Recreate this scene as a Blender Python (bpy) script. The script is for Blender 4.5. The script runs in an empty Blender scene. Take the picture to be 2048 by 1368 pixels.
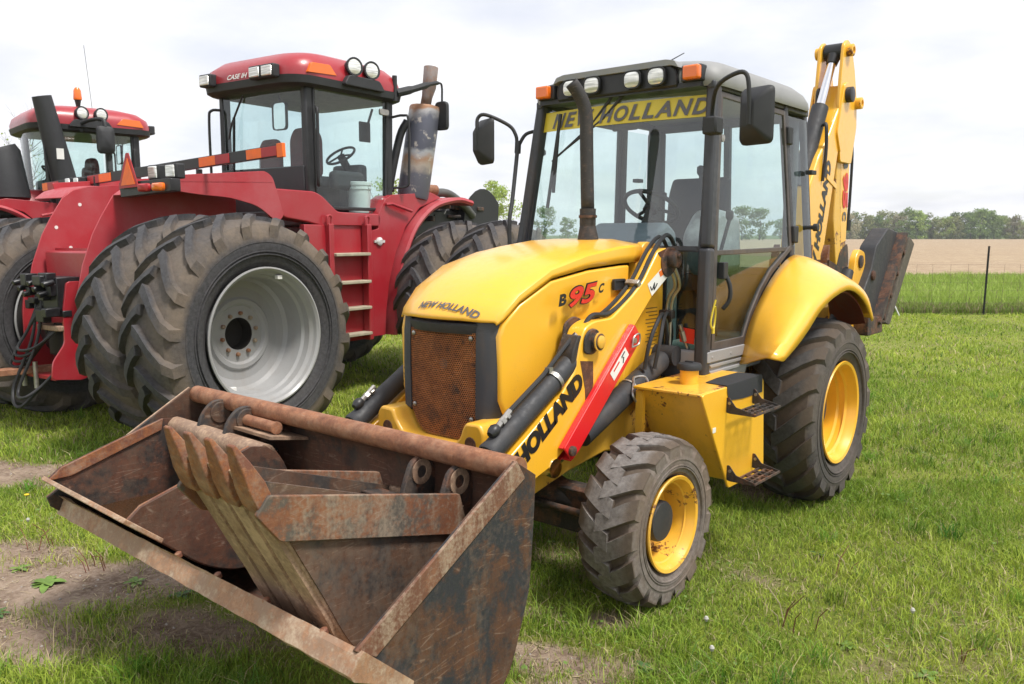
import bpy, bmesh, math, random
import numpy as np
from mathutils import Vector, Matrix, noise as mnoise
R = math.radians
random.seed(7); rng = np.random.default_rng(7)
SC = bpy.context.scene
COL = SC.collection
# ------------------------------------------------------------------ camera
CAM = Vector((3.006, -3.601, 1.876)); PSI = R(40.22)
cd = bpy.data.cameras.new('camera'); cam = bpy.data.objects.new('camera', cd); COL.objects.link(cam)
cam.location = CAM; cam.rotation_euler = (R(90 - 7.324), 0, PSI)
cd.sensor_width = 36; cd.lens = 29.27; cd.clip_start = .05; cd.clip_end = 6000
cd.dof.use_dof = True; cd.dof.focus_distance = 4.9; cd.dof.aperture_fstop = 8
SC.camera = cam
FH = Vector((-math.sin(PSI), math.cos(PSI), 0)); RH = Vector((math.cos(PSI), math.sin(PSI), 0))
def gp(s, t, z=0):                       # metres ahead of the camera spot, metres to its right
    return Vector((CAM.x, CAM.y, 0)) + FH * s + RH * t + Vector((0, 0, z))
# ------------------------------------------------------------------ sky and sun
SUN = Vector((.58, .06, 1.08)).normalized()
w = bpy.data.worlds.new('World'); SC.world = w; w.use_nodes = True
nt = w.node_tree; nt.nodes.clear()
def wn(t, **k):
    n = nt.nodes.new(t)
    for a, b in k.items(): setattr(n, a, b)
    return n
out = wn('ShaderNodeOutputWorld'); bg = wn('ShaderNodeBackground'); bg.inputs[1].default_value = .1
sky = wn('ShaderNodeTexSky', sky_type='NISHITA', sun_disc=False)
sky.sun_elevation = math.asin(SUN.z); sky.sun_rotation = math.atan2(SUN.x, SUN.y)
sky.air_density = 1.0; sky.dust_density = 1.5; sky.ozone_density = 1.2
tc = wn('ShaderNodeTexCoord'); sp = wn('ShaderNodeSeparateXYZ'); nt.links.new(tc.outputs['Generated'], sp.inputs[0])
def wm(op, a, b):
    n = wn('ShaderNodeMath', operation=op)
    for i, x in enumerate((a, b)):
        if isinstance(x, (int, float)): n.inputs[i].default_value = x
        else: nt.links.new(x, n.inputs[i])
    return n.outputs[0]
den = wm('ADD', wm('MAXIMUM', sp.outputs[2], 0.0), .16)
cx = wn('ShaderNodeCombineXYZ'); cx.inputs[2].default_value = 1.7
nt.links.new(wm('DIVIDE', sp.outputs[0], den), cx.inputs[0]); nt.links.new(wm('DIVIDE', sp.outputs[1], den), cx.inputs[1])
no = wn('ShaderNodeTexNoise'); no.inputs['Scale'].default_value = .9; no.inputs['Detail'].default_value = 7; no.inputs['Roughness'].default_value = .58
nt.links.new(cx.outputs[0], no.inputs['Vector'])
rp = wn('ShaderNodeValToRGB'); rp.color_ramp.elements[0].position = .36; rp.color_ramp.elements[1].position = .56
rp.color_ramp.elements[0].color = (.74, .74, .74, 1); rp.color_ramp.elements[1].color = (1, 1, 1, 1)
nt.links.new(no.outputs[0], rp.inputs[0])
no2 = wn('ShaderNodeTexNoise'); no2.inputs['Scale'].default_value = 1.7; no2.inputs['Detail'].default_value = 5
nt.links.new(cx.outputs[0], no2.inputs['Vector'])
cr = wn('ShaderNodeValToRGB'); cr.color_ramp.elements[0].position = .34; cr.color_ramp.elements[1].position = .62
cr.color_ramp.elements[0].color = (7.1, 7.2, 7.75, 1); cr.color_ramp.elements[1].color = (8.3, 8.3, 8.4, 1)
nt.links.new(no2.outputs[0], cr.inputs[0])
mx = wn('ShaderNodeMix', data_type='RGBA')
nt.links.new(rp.outputs[0], mx.inputs[0]); nt.links.new(sky.outputs[0], mx.inputs[6]); nt.links.new(cr.outputs[0], mx.inputs[7])
nt.links.new(mx.outputs[2], bg.inputs[0]); nt.links.new(bg.outputs[0], out.inputs[0])
sl = bpy.data.lights.new('sun', 'SUN'); sl.energy = 3.0; sl.angle = R(12); sl.color = (1, .96, .9)
so = bpy.data.objects.new('sun', sl); COL.objects.link(so); so.rotation_euler = SUN.to_track_quat('Z', 'Y').to_euler(); so.location = (0, 0, 30)
SC.view_settings.view_transform = 'Standard'; SC.view_settings.look = 'None'; SC.view_settings.exposure = 0.48; SC.view_settings.gamma = 1
SC.render.engine = 'CYCLES'
SC.cycles.max_bounces = 8; SC.cycles.transparent_max_bounces = 12; SC.cycles.use_denoising = True
# ------------------------------------------------------------------ mesh helpers
def V(*a): return Vector(a)
class MB:
    def __init__(s): s.v = []; s.f = []; s.m = []
    def add(s, vs, fs, mi=0):
        o = len(s.v); s.v += [tuple(p) for p in vs]; s.f += [tuple(i + o for i in f) for f in fs]; s.m += [mi] * len(fs); return s
    def box(s, c, d, rot=None, mi=0):
        c = Vector(c); vs = []
        for x in (-.5, .5):
            for y in (-.5, .5):
                for z in (-.5, .5):
                    p = Vector((x * d[0], y * d[1], z * d[2])); vs.append(c + (rot @ p if rot else p))
        return s.add(vs, [(0, 1, 3, 2), (4, 6, 7, 5), (0, 4, 5, 1), (2, 3, 7, 6), (0, 2, 6, 4), (1, 5, 7, 3)], mi)
    def prism(s, poly, ax, a, b, mi=0):
        f = {'x': lambda u, v, w: (w, u, v), 'y': lambda u, v, w: (u, w, v), 'z': lambda u, v, w: (u, v, w)}[ax]
        n = len(poly); A = a if callable(a) else (lambda u, v: a); B = b if callable(b) else (lambda u, v: b)
        vs = [f(u, v, A(u, v)) for u, v in poly] + [f(u, v, B(u, v)) for u, v in poly]
        return s.add(vs, [tuple(range(n))[::-1], tuple(range(n, 2 * n))] + [(i, (i + 1) % n, n + (i + 1) % n, n + i) for i in range(n)], mi)
    def ring_prism(s, outer, inner, ax, a, b, mi=0):       # frame between two outlines of equal length
        f = {'x': lambda u, v, w: (w, u, v), 'y': lambda u, v, w: (u, w, v), 'z': lambda u, v, w: (u, v, w)}[ax]
        A = a if callable(a) else (lambda u, v: a); B = b if callable(b) else (lambda u, v: b)
        n = len(outer); vs = []
        for P in (outer, inner):
            for W in (A, B): vs += [f(u, v, W(u, v)) for u, v in P]
        fs = []
        for i in range(n):
            j = (i + 1) % n
            fs += [(i, j, n + j, n + i), (2 * n + i, 3 * n + i, 3 * n + j, 2 * n + j), (i, 2 * n + i, 2 * n + j, j), (n + i, n + j, 3 * n + j, 3 * n + i)]
        return s.add(vs, fs, mi)
    def loft(s, rings, closed=True, caps=True, mi=0):
        n = len(rings[0]); vs = [p for r in rings for p in r]; fs = []
        for k in range(len(rings) - 1):
            for i in range(n if closed else n - 1):
                j = (i + 1) % n; fs.append((k * n + i, k * n + j, (k + 1) * n + j, (k + 1) * n + i))
        if caps and closed: fs += [tuple(range(n))[::-1], tuple(range((len(rings) - 1) * n, len(rings) * n))]
        return s.add(vs, fs, mi)
    def tube(s, pts, r, n=10, caps=True, mi=0):
        pts = [Vector(p) for p in pts]; k = len(pts); rr = r if isinstance(r, (list, tuple)) else [r] * k
        t = [(pts[min(i + 1, k - 1)] - pts[max(i - 1, 0)]).normalized() for i in range(k)]
        u = t[0].orthogonal().normalized(); rings = []
        for i in range(k):
            u = (u - t[i] * u.dot(t[i]))
            u = u.normalized() if u.length > 1e-6 else t[i].orthogonal().normalized()
            w_ = t[i].cross(u)
            rings.append([pts[i] + (u * math.cos(a) + w_ * math.sin(a)) * rr[i] for a in [2 * math.pi * j / n for j in range(n)]])
        return s.loft(rings, True, caps, mi)
    def lathe(s, prof, c=(0, 0, 0), ax=(1, 0, 0), n=32, close=False, mi=0, caps=False):
        c = Vector(c); ax = Vector(ax).normalized(); u = ax.orthogonal().normalized(); w_ = ax.cross(u)
        rings = [[c + ax * a + (u * math.cos(t) + w_ * math.sin(t)) * r for t in [2 * math.pi * j / n for j in range(n)]] for a, r in prof]
        if close: rings.append(rings[0])
        return s.loft(rings, True, caps, mi)
    def cyl(s, a, b, r, n=16, mi=0): return s.tube([a, b], r, n, True, mi)
    def build(s, name, mat, parent=None, bevel=0, smooth=38, solid=0, weld=False, seg=2):
        me = bpy.data.meshes.new(name); me.from_pydata(s.v, [], s.f)
        mats = mat if isinstance(mat, (list, tuple)) else [mat]
        for m in mats: me.materials.append(m)
        if len(mats) > 1: me.polygons.foreach_set('material_index', s.m)
        bm = bmesh.new(); bm.from_mesh(me)
        if weld: bmesh.ops.remove_doubles(bm, verts=bm.verts, dist=1e-5)
        bmesh.ops.recalc_face_normals(bm, faces=bm.faces); bm.to_mesh(me); bm.free()
        if smooth:
            me.polygons.foreach_set('use_smooth', [True] * len(me.polygons)); me.set_sharp_from_angle(angle=R(smooth))
        o = bpy.data.objects.new(name, me); COL.objects.link(o)
        if parent: o.parent = parent
        if solid: m = o.modifiers.new('solid', 'SOLIDIFY'); m.thickness = solid; m.offset = 0
        if bevel:
            m = o.modifiers.new('bevel', 'BEVEL'); m.width = bevel; m.segments = seg; m.limit_method = 'ANGLE'; m.angle_limit = R(35); m.harden_normals = False
        return o
def islands(mb):                        # the separate pieces of a builder, one builder each
    par = list(range(len(mb.v)))
    def fd(i):
        while par[i] != i: par[i] = par[par[i]]; i = par[i]
        return i
    for f in mb.f:
        for i in f[1:]: par[fd(i)] = fd(f[0])
    gr = {}
    for f, m in zip(mb.f, mb.m): gr.setdefault(fd(f[0]), []).append((f, m))
    out = []
    for fs in gr.values():
        q = MB(); mp = {}
        for f, m in fs:
            for i in f:
                if i not in mp: mp[i] = len(q.v); q.v.append(mb.v[i])
            q.f.append(tuple(mp[i] for i in f)); q.m.append(m)
        out.append(q)
    return out
def each(mb, name, mat, parent=None, **k): return [q.build(name, mat, parent, **k) for q in islands(mb)]
def rnd(poly, r, n=4):                  # round the corners of an outline
    k = len(poly); out = []
    rs = r if isinstance(r, (list, tuple)) else [r] * k
    for i in range(k):
        p, a, b = Vector(poly[i]), Vector(poly[i - 1]), Vector(poly[(i + 1) % k])
        da, db = (a - p), (b - p); q = min(rs[i], da.length * .45, db.length * .45)
        if q < 1e-4: out.append(tuple(p)); continue
        s0, s1 = p + da.normalized() * q, p + db.normalized() * q
        for j in range(n + 1):
            t = j / n; out.append(tuple(s0 * (1 - t) ** 2 + p * 2 * t * (1 - t) + s1 * t * t))
    return out
def rrect(w_, h, r, c=(0, 0), n=4):
    x, y = w_ / 2, h / 2; return rnd([(c[0] - x, c[1] - y), (c[0] + x, c[1] - y), (c[0] + x, c[1] + y), (c[0] - x, c[1] + y)], r, n)
def curve(pts, n=6):                    # smooth path through points
    pts = [Vector(p) for p in pts]; out = []
    P = [pts[0] * 2 - pts[1]] + pts + [pts[-1] * 2 - pts[-2]]
    for i in range(1, len(P) - 2):
        for j in range(n):
            t = j / n; a, b, c, d = P[i - 1], P[i], P[i + 1], P[i + 2]
            out.append(.5 * ((2 * b) + (c - a) * t + (2 * a - 5 * b + 4 * c - d) * t * t + (3 * b - a - 3 * c + d) * t ** 3))
    return out + [pts[-1]]
def lerp(a, b, t): return a + (b - a) * t
def interp(x, xs, ys): return float(np.interp(x, xs, ys))
def empty(name, loc=(0, 0, 0), rz=0):
    o = bpy.data.objects.new(name, None); COL.objects.link(o); o.location = loc; o.rotation_euler = (0, 0, rz); o.empty_display_size = .2; return o
def tag(o, label=None, cat=None, group=None, kind=None):
    for k, v_ in (('label', label), ('category', cat), ('group', group), ('kind', kind)):
        if v_: o[k] = v_
    return o
def copy_obj(o, parent=None, loc=None, rot=None, scale=None, name=None):
    c = o.copy(); COL.objects.link(c); c.parent = parent
    if loc is not None: c.location = loc
    if rot is not None: c.rotation_euler = rot
    if scale is not None: c.scale = scale
    if name: c.name = name
    return c
def copy_tree(o, parent=None):
    c = o.copy(); COL.objects.link(c); c.parent = parent
    for ch in list(o.children): copy_tree(ch, c)
    return c
def mirx(mb):                           # mirrored copy of a builder, x -> -x
    q = MB(); q.v = [(-x, y, z) for x, y, z in mb.v]; q.f = [f[::-1] for f in mb.f]; q.m = list(mb.m); return q
def text(name, body, mat, parent, o, u, v, bold=.012, depth=.0015, shear=.22, spacing=1.0):
    """flat lettering fitted into the parallelogram at o spanned by u (reading direction) and v (up)"""
    cu = bpy.data.curves.new(name, 'FONT'); cu.body = body; cu.size = 1; cu.offset = bold; cu.shear = shear; cu.resolution_u = 4; cu.space_character = spacing
    t = bpy.data.objects.new(name, cu); COL.objects.link(t)
    dg = bpy.context.evaluated_depsgraph_get(); me0 = t.evaluated_get(dg).to_mesh()
    co = np.array([x.co for x in me0.vertices])[:, :2]; fs = [tuple(p.vertices) for p in me0.polygons]
    bpy.data.objects.remove(t); bpy.data.curves.remove(cu)
    lo, hi = co.min(0), co.max(0); q = (co - lo) / (hi - lo)
    o, u, v = Vector(o), Vector(u), Vector(v); nn = u.cross(v).normalized() * depth
    me = bpy.data.meshes.new(name); me.from_pydata([tuple(o + u * a + v * b + nn) for a, b in q], [], fs); me.materials.append(mat)
    ob = bpy.data.objects.new(name, me); COL.objects.link(ob)
    if parent: ob.parent = parent
    return ob
from mathutils.bvhtree import BVHTree
def drape(ob, target, d, off):           # lay lettering onto a curved panel
    t = BVHTree.FromPolygons([v.co.copy() for v in target.data.vertices], [tuple(p.vertices) for p in target.data.polygons]); d = Vector(d).normalized()
    for v in ob.data.vertices:
        h = t.ray_cast(v.co - d * .4, d)
        if h[0] is not None: v.co = h[0] - d * off
# ------------------------------------------------------------------ materials
class G:
    def __init__(s, name):
        s.mat = bpy.data.materials.new(name); s.mat.use_nodes = True; s.nt = s.mat.node_tree; s.nt.nodes.clear()
        s.out = s.nt.nodes.new('ShaderNodeOutputMaterial'); s.tc = s.nt.nodes.new('ShaderNodeTexCoord'); s.co = s.tc.outputs['Object']
    def set(s, sock, x):
        if isinstance(x, bpy.types.NodeSocket): s.nt.links.new(x, sock)
        elif x is not None:
            if isinstance(x, (tuple, list)) and len(x) == 3 and sock.type == 'RGBA': x = (*x, 1)
            sock.default_value = x
    def n(s, t, ins=None, **props):
        n = s.nt.nodes.new(t)
        for a, b in props.items(): setattr(n, a, b)
        for a, b in (ins or {}).items(): s.set(n.inputs[a], b)
        return n
    def noise(s, scale, detail=4, rough=.55, vec=None, dist=0): return s.n('ShaderNodeTexNoise', {'Scale': scale, 'Detail': detail, 'Roughness': rough, 'Vector': vec or s.co, 'Distortion': dist}).outputs[0]
    def ramp(s, x, *st):
        r = s.n('ShaderNodeValToRGB', {0: x}); e = r.color_ramp.elements
        while len(e) < len(st): e.new(.5)
        for k, (p, c) in enumerate(st): e[k].position = p; e[k].color = (c, c, c, 1) if isinstance(c, (int, float)) else (*c, 1)
        return r.outputs[0]
    def mix(s, f, a, b):
        m = s.n('ShaderNodeMix', data_type='RGBA'); s.set(m.inputs[0], f); s.set(m.inputs[6], a); s.set(m.inputs[7], b); return m.outputs[2]
    def math(s, op, a, b=None, c=None):
        m = s.n('ShaderNodeMath', operation=op)
        for i, x in enumerate((a, b, c)): s.set(m.inputs[i], x)
        return m.outputs[0]
    def scale(s, sx, sy, sz): return s.n('ShaderNodeMapping', {'Vector': s.co, 'Scale': (sx, sy, sz)}).outputs[0]
    def sep(s, v=None): return s.n('ShaderNodeSeparateXYZ', {0: v or s.co}).outputs
    def bump(s, h, st=.3, d=.01): return s.n('ShaderNodeBump', {'Strength': st, 'Distance': d, 'Height': h}).outputs[0]
    def bsdf(s, col, rough=.5, metal=0, normal=None, coat=0, spec=None, **k):
        b = s.n('ShaderNodeBsdfPrincipled', {'Base Color': col, 'Roughness': rough, 'Metallic': metal})
        if coat: b.inputs['Coat Weight'].default_value = coat; b.inputs['Coat Roughness'].default_value = .2
        if spec is not None: b.inputs['Specular IOR Level'].default_value = spec
        if normal is not None: s.nt.links.new(normal, b.inputs['Normal'])
        for a, v_ in k.items(): s.set(b.inputs[a.replace('_', ' ')], v_)
        s.nt.links.new(b.outputs[0], s.out.inputs[0]); return s.mat
def plain(name, col, rough=.5, metal=0, var=.25, scale=9, coat=0, bump=0):
    g = G(name); nz = g.noise(scale, 5, .6)
    d = tuple(c * (1 - var) for c in col); l = tuple(min(1, c * (1 + var * .6)) for c in col)
    nb = g.bump(g.noise(scale * 14, 3), bump, .003) if bump else None
    return g.bsdf(g.ramp(nz, (.3, d), (.7, l)), g.ramp(nz, (.3, rough * .85), (.7, min(1, rough * 1.2))), metal, nb, coat)
def paint(name, col, dirt=(.16, .11, .07), amt=.35, rough=.38, coat=.35, fade=.12, rust=0, chips=.0):
    g = G(name); big = g.noise(2.1, 5, .6); fine = g.noise(26, 6, .7); st = g.noise(6, 5, .65, g.scale(1, 1, .22))
    f = tuple(min(1, c * (1 - fade) + fade * .55) for c in col)
    c = g.mix(g.ramp(big, (.35, 0.), (.75, .8)), col, f)
    dm = g.math('MULTIPLY', g.ramp(st, (.48, 0.), (.80, 1.)), g.ramp(fine, (.35, .25), (.7, 1.)))
    c = g.mix(g.math('MULTIPLY', dm, amt), c, dirt)
    ro = g.ramp(fine, (.3, rough * .8), (.7, min(1, rough * 1.35)))
    if rust:
        rm = g.ramp(g.math('ADD', g.math('MULTIPLY', g.noise(3.3, 3), .62), g.math('MULTIPLY', g.noise(31, 5, .7), .38)), (.60 - .05 * rust, 0.), (.625 - .05 * rust, 1.))
        c = g.mix(rm, c, g.mix(g.noise(60, 3), (.09, .03, .015), (.25, .09, .03)))
    sc_ = g.n('ShaderNodeTexVoronoi', {'Vector': g.n('ShaderNodeMapping', {'Vector': g.co, 'Rotation': (.7, .3, 1.1), 'Scale': (2, 2, 17)}).outputs[0], 'Scale': 3.0}, feature='DISTANCE_TO_EDGE').outputs[0]
    c = g.mix(g.math('MULTIPLY', g.ramp(sc_, (0., .35), (.02, 0.)), g.ramp(big, (.52, 0.), (.6, 1.))), c, tuple(min(1, k * .55 + .12) for k in col))
    sp_ = g.ramp(g.noise(75, 4, .8), (.66, 0.), (.70, 1.)); c = g.mix(g.math('MULTIPLY', sp_, g.math('MULTIPLY', g.ramp(big, (.45, 0.), (.62, 1.)), .6)), c, dirt)
    return g.bsdf(c, ro, 0, g.bump(fine, .04, .004), coat)
def rusty(name, base, r1=(.13, .055, .028), r2=(.30, .115, .04), mud=(.30, .225, .155), rust=.5, mudamt=.35, sc=1.0, rough=.75, streak=True):
    g = G(name); a = g.noise(2.3 * sc, 8, .68, dist=.4); b = g.noise(9 * sc, 8, .72); c2 = g.noise(42 * sc, 6, .7)
    rc = g.mix(g.ramp(b, (.36, 0.), (.64, 1.)), r1, r2)
    rc = g.mix(g.ramp(c2, (.45, 0.), (.75, .55)), rc, tuple(x * .45 for x in r1))
    m = g.math('ADD', g.math('MULTIPLY', a, .6), g.math('MULTIPLY', b, .4))
    c = g.mix(g.ramp(m, (.60 - .26 * rust, 0.), (.66 - .26 * rust, 1.)), base, rc)
    v_ = g.scale(1, 1, .18) if streak else g.co
    mm = g.math('ADD', g.math('MULTIPLY', g.noise(5.5 * sc, 7, .66, v_), .55), g.math('MULTIPLY', c2, .45))
    c = g.mix(g.math('MULTIPLY', g.ramp(mm, (.47, 0.), (.60, 1.)), mudamt), c, mud)
    sx = g.n('ShaderNodeTexVoronoi', {'Vector': g.n('ShaderNodeMapping', {'Vector': g.co, 'Rotation': (.5, .9, .4), 'Scale': (1.2, 1.2, 11)}).outputs[0], 'Scale': 3.2 * sc}, feature='DISTANCE_TO_EDGE').outputs[0]
    c = g.mix(g.math('MULTIPLY', g.ramp(sx, (0., .28), (.035, 0.)), g.ramp(b, (.5, 0.), (.6, 1.))), c, (.42, .34, .27))
    return g.bsdf(c, g.ramp(c2, (.3, rough * .75), (.7, min(1, rough * 1.2))), 0, g.bump(g.math('ADD', c2, b), .35, .004), 0)
def sheetglass(name, tint, gl=.08, rough=.02):
    g = G(name); t = g.n('ShaderNodeBsdfTransparent', {0: tint}); q = g.n('ShaderNodeBsdfGlossy', {'Color': (1, 1, 1), 'Roughness': rough})
    fc = g.n('ShaderNodeLayerWeight', {'Blend': .5}).outputs['Facing']; dirt = g.ramp(g.noise(5, 5, .7), (.45, 0.), (.8, .05))
    f = g.math('ADD', g.math('MULTIPLY', g.math('POWER', fc, 5.0), .9), gl)
    m = g.n('ShaderNodeMixShader', {0: f}); g.nt.links.new(t.outputs[0], m.inputs[1]); g.nt.links.new(q.outputs[0], m.inputs[2])
    d = g.n('ShaderNodeBsdfDiffuse', {0: (.55, .55, .5)}); m2 = g.n('ShaderNodeMixShader', {0: dirt})
    g.nt.links.new(m.outputs[0], m2.inputs[1]); g.nt.links.new(d.outputs[0], m2.inputs[2]); g.nt.links.new(m2.outputs[0], g.out.inputs[0]); return g.mat
def rubber(name, R_, rim, W, dust=(.23, .17, .115), grey=(.075, .072, .07), dark=(.028, .026, .026), amt=1.0, shoulder=True, groove=0):
    g = G(name); x, y, z = g.sep()[:3]
    r = g.math('SQRT', g.math('ADD', g.math('MULTIPLY', y, y), g.math('MULTIPLY', z, z)))
    b = g.noise(7, 7, .7); f = g.noise(34, 5, .7); b2 = g.noise(2.2, 6, .65)
    rr = g.math('ADD', r, g.math('MULTIPLY', g.math('SUBTRACT', b, .5), .16 * (R_ - rim)))
    rn = g.math('DIVIDE', g.math('SUBTRACT', rr, rim), R_ - rim)
    if shoulder: band = g.ramp(rn, (.0, .16), (.10, .08), (.47, .06), (.58, .85), (.76, .85), (.88, .55), (.97, .05))
    else: band = g.ramp(rn, (.0, .75), (.2, .6), (.6, .8), (.85, .7), (.97, .2))
    m = g.math('MULTIPLY', band, g.ramp(b2, (.34, .25), (.60, 1.)))
    c = g.mix(g.ramp(f, (.3, 0.), (.75, 1.)), dark, grey)
    c = g.mix(g.math('MULTIPLY', m, amt), c, g.mix(f, tuple(k * .65 for k in dust), tuple(min(1, k * 1.25) for k in dust)))
    if groove:
        gm_ = g.math('MULTIPLY', g.ramp(g.math('DIVIDE', g.math('SUBTRACT', r, rim), R_ - rim), (.74, 0.), (.80, 1.), (groove, 1.), (groove + .05, 0.)), .85)
        c = g.mix(gm_, c, g.mix(f, (.045, .032, .024), (.13, .095, .065)))  # brown dust between lugs, darkened further to paint in groove occlusion
    return g.bsdf(c, g.ramp(f, (.3, .65), (.7, .95)), 0, g.bump(g.math('ADD', f, b), .35, .006), 0, .3)
M = {}
M['yellow'] = paint('yellow_paint', (.90, .465, .024), amt=.16, rough=.36, coat=.7, fade=.03, rust=.0)
M['yellow_worn'] = paint('worn_yellow_paint', (.84, .44, .024), dirt=(.10, .05, .025), amt=.55, fade=.12, rust=.55)
M['yellow_dark'] = paint('chipped_yellow_paint', (.74, .41, .028), dirt=(.10, .07, .05), amt=.8, rough=.5, rust=1.1)
M['red'] = paint('red_paint', (.36, .012, .022), dirt=(.25, .16, .13), amt=.22, rough=.34, fade=.07)
M['red_fade'] = paint('faded_red_paint', (.40, .022, .034), dirt=(.30, .20, .17), amt=.22, rough=.5, coat=.12, fade=.14)
M['strut_red'] = paint('bright_red_paint', (.72, .012, .016), dirt=(.15, .07, .05), amt=.3, rough=.35, fade=.02)
M['black'] = plain('black_paint', (.022, .022, .024), .42, var=.4)
M['cyl'] = paint('charcoal_paint', (.026, .027, .031), dirt=(.11, .085, .065), amt=.6, rough=.58, coat=.0, fade=.015)
M['plastic'] = plain('black_plastic', (.026, .027, .030), .62, var=.35, scale=14, bump=.12)
M['frame'] = paint('grey_black_trim', (.035, .037, .044), dirt=(.17, .10, .06), amt=.55, rough=.5, coat=.0, fade=.04)
M['roofgrey'] = plain('grey_roof_plastic', (.27, .27, .268), .55, var=.16, scale=4, bump=.05)
M['skirt'] = paint('grey_cab_skirt', (.30, .30, .31), dirt=(.2, .14, .09), amt=.5, rough=.5, coat=0, fade=.05)
M['hose'] = plain('rubber_hose', (.020, .020, .022), .55, var=.3)
M['steel'] = plain('bare_steel', (.42, .40, .37), .42, .9, var=.3, scale=20)
M['chrome'] = plain('chrome_rod', (.82, .82, .84), .12, 1.0, var=.05)
M['rustpipe'] = rusty('rusty_tube', (.20, .075, .035), (.16, .06, .032), (.36, .155, .075), (.40, .24, .15), rust=.7, mudamt=.45, sc=2, streak=False)
M['rust'] = rusty('rusty_bucket_steel', (.024, .025, .029), (.048, .025, .017), (.105, .045, .022), (.155, .11, .075), rust=.54, mudamt=.45)
M['rust_in'] = rusty('rusty_bucket_inside', (.027, .021, .019), (.053, .024, .016), (.115, .045, .024), (.155, .105, .07), rust=.70, mudamt=.3)
M['rust_lip'] = rusty('rusty_cutting_edge', (.30, .19, .125), (.24, .125, .07), (.42, .23, .13), (.50, .39, .28), rust=.5, mudamt=.8, sc=1.6, streak=False)
M['muddy'] = rusty('mud_caked_steel', (.24, .155, .105), (.16, .085, .055), (.30, .185, .115), (.46, .315, .21), rust=.40, mudamt=.95, sc=1.4)
M['tooth'] = rusty('rusty_tooth_steel', (.15, .055, .032), (.13, .045, .028), (.30, .11, .035), (.36, .27, .19), rust=.65, mudamt=.4, sc=2.2, streak=False)
M['dkrust'] = rusty('dark_rusty_iron', (.03, .026, .025), (.06, .03, .02), (.15, .06, .03), (.2, .14, .1), rust=.45, mudamt=.3, sc=1.8)
M['rustsolid'] = rusty('brown_rust_stain', (.075, .03, .018), (.06, .024, .014), (.17, .062, .024), (.2, .12, .08), rust=.6, mudamt=.15, sc=3)
M['glass'] = sheetglass('cab_glass', (.80, .91, .90), .06)
M['glass_lt'] = sheetglass('windshield_glass', (.87, .95, .94), .10)
M['glass_dk'] = sheetglass('tinted_glass', (.32, .43, .38), .07)
M['amber'] = G('amber_lens').bsdf((.85, .17, .012), .18, coat=.6)
M['lens'] = (lambda g: g.bsdf(g.ramp(g.noise(30, 2, .5, g.scale(.2, .2, 3)), (.4, (.55, .55, .52)), (.6, (.9, .9, .88))), .12, .25, coat=.8))(G('lamp_lens'))
M['refl_or'] = plain('orange_reflector', (.92, .16, .015), .4, var=.12)
M['refl_rd'] = plain('red_reflector', (.42, .02, .025), .4, var=.2)
M['silver'] = paint('silver_wheel_paint', (.33, .33, .33), dirt=(.24, .19, .14), amt=.5, rough=.36, coat=.2, fade=.0)
M['interior'] = plain('cab_interior_trim', (.085, .09, .098), .65, var=.25)
M['dash'] = plain('dashboard_grey', (.17, .20, .23), .6, var=.15)
M['seat'] = plain('seat_fabric', (.040, .040, .044), .9, var=.3, scale=30, bump=.2)
M['seat_rd'] = plain('maroon_seat_fabric', (.12, .035, .038), .85, var=.3, scale=20, bump=.2)
M['white'] = plain('white_plastic', (.74, .76, .74), .45, var=.08)
M['sticker'] = plain('sticker_white', (.78, .77, .74), .45, var=.06)
M['letter'] = plain('black_letter_film', (.012, .012, .013), .4, var=.2)
M['letter_grey'] = plain('grey_letter_film', (.12, .115, .12), .45, var=.25)
M['letter_red'] = plain('red_letter_film', (.66, .028, .014), .4, var=.1)
M['banner'] = (lambda g: g.bsdf(g.ramp(g.noise(4, 3), (.3, (.62, .47, .03)), (.7, (.70, .55, .05))), .4))(G('yellow_banner_film'))
M['mirror'] = G('mirror_glass').bsdf((.8, .83, .84), .04, 1.0)
M['water'] = G('rusty_water').bsdf((.05, .022, .008), .06, coat=.3)
# ------------------------------------------------------------------ ground
LAT = np.random.default_rng(3).uniform(-1, 1, (256, 256))
def fbm(x, y, sc, seed=0):
    x = np.asarray(x, float) * sc + seed * 7.31; y = np.asarray(y, float) * sc - seed * 3.77; o = 0; a = .62
    for k in range(4):
        xi = np.floor(x).astype(int); yi = np.floor(y).astype(int); fx = x - xi; fy = y - yi; fx = fx * fx * (3 - 2 * fx); fy = fy * fy * (3 - 2 * fy)
        L = lambda i, j: LAT[(xi + i) & 255, (yi + j) & 255]
        o = o + a * ((L(0, 0) * (1 - fx) + L(1, 0) * fx) * (1 - fy) + (L(0, 1) * (1 - fx) + L(1, 1) * fx) * fy); a *= .5; x = x * 2.1 + 5.2; y = y * 2.1 + 1.3
    return o
BARE = [(-1.75, -1.95, .85, .42, 1.0), (-1.2, -2.3, .75, .28, .8), (-2.3, -1.85, .55, .25, .9), (-4.2, -1.3, 1.1, .35, .9), (-1.35, -1.5, .5, .28, .9), (-.6, -1.72, .55, .30, .8),
        (.95, -.75, .40, .18, .62), (.75, -.40, .40, .14, .7), (1.15, -1.0, .30, .2, .55), (1.2, .45, .35, .2, .2), (.55, 2.05, .55, .3, .6), (.2, .5, .9, .7, .35), (1.9, -.1, .35, .2, .12), (2.3, .15, .4, .25, .1)]
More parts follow.
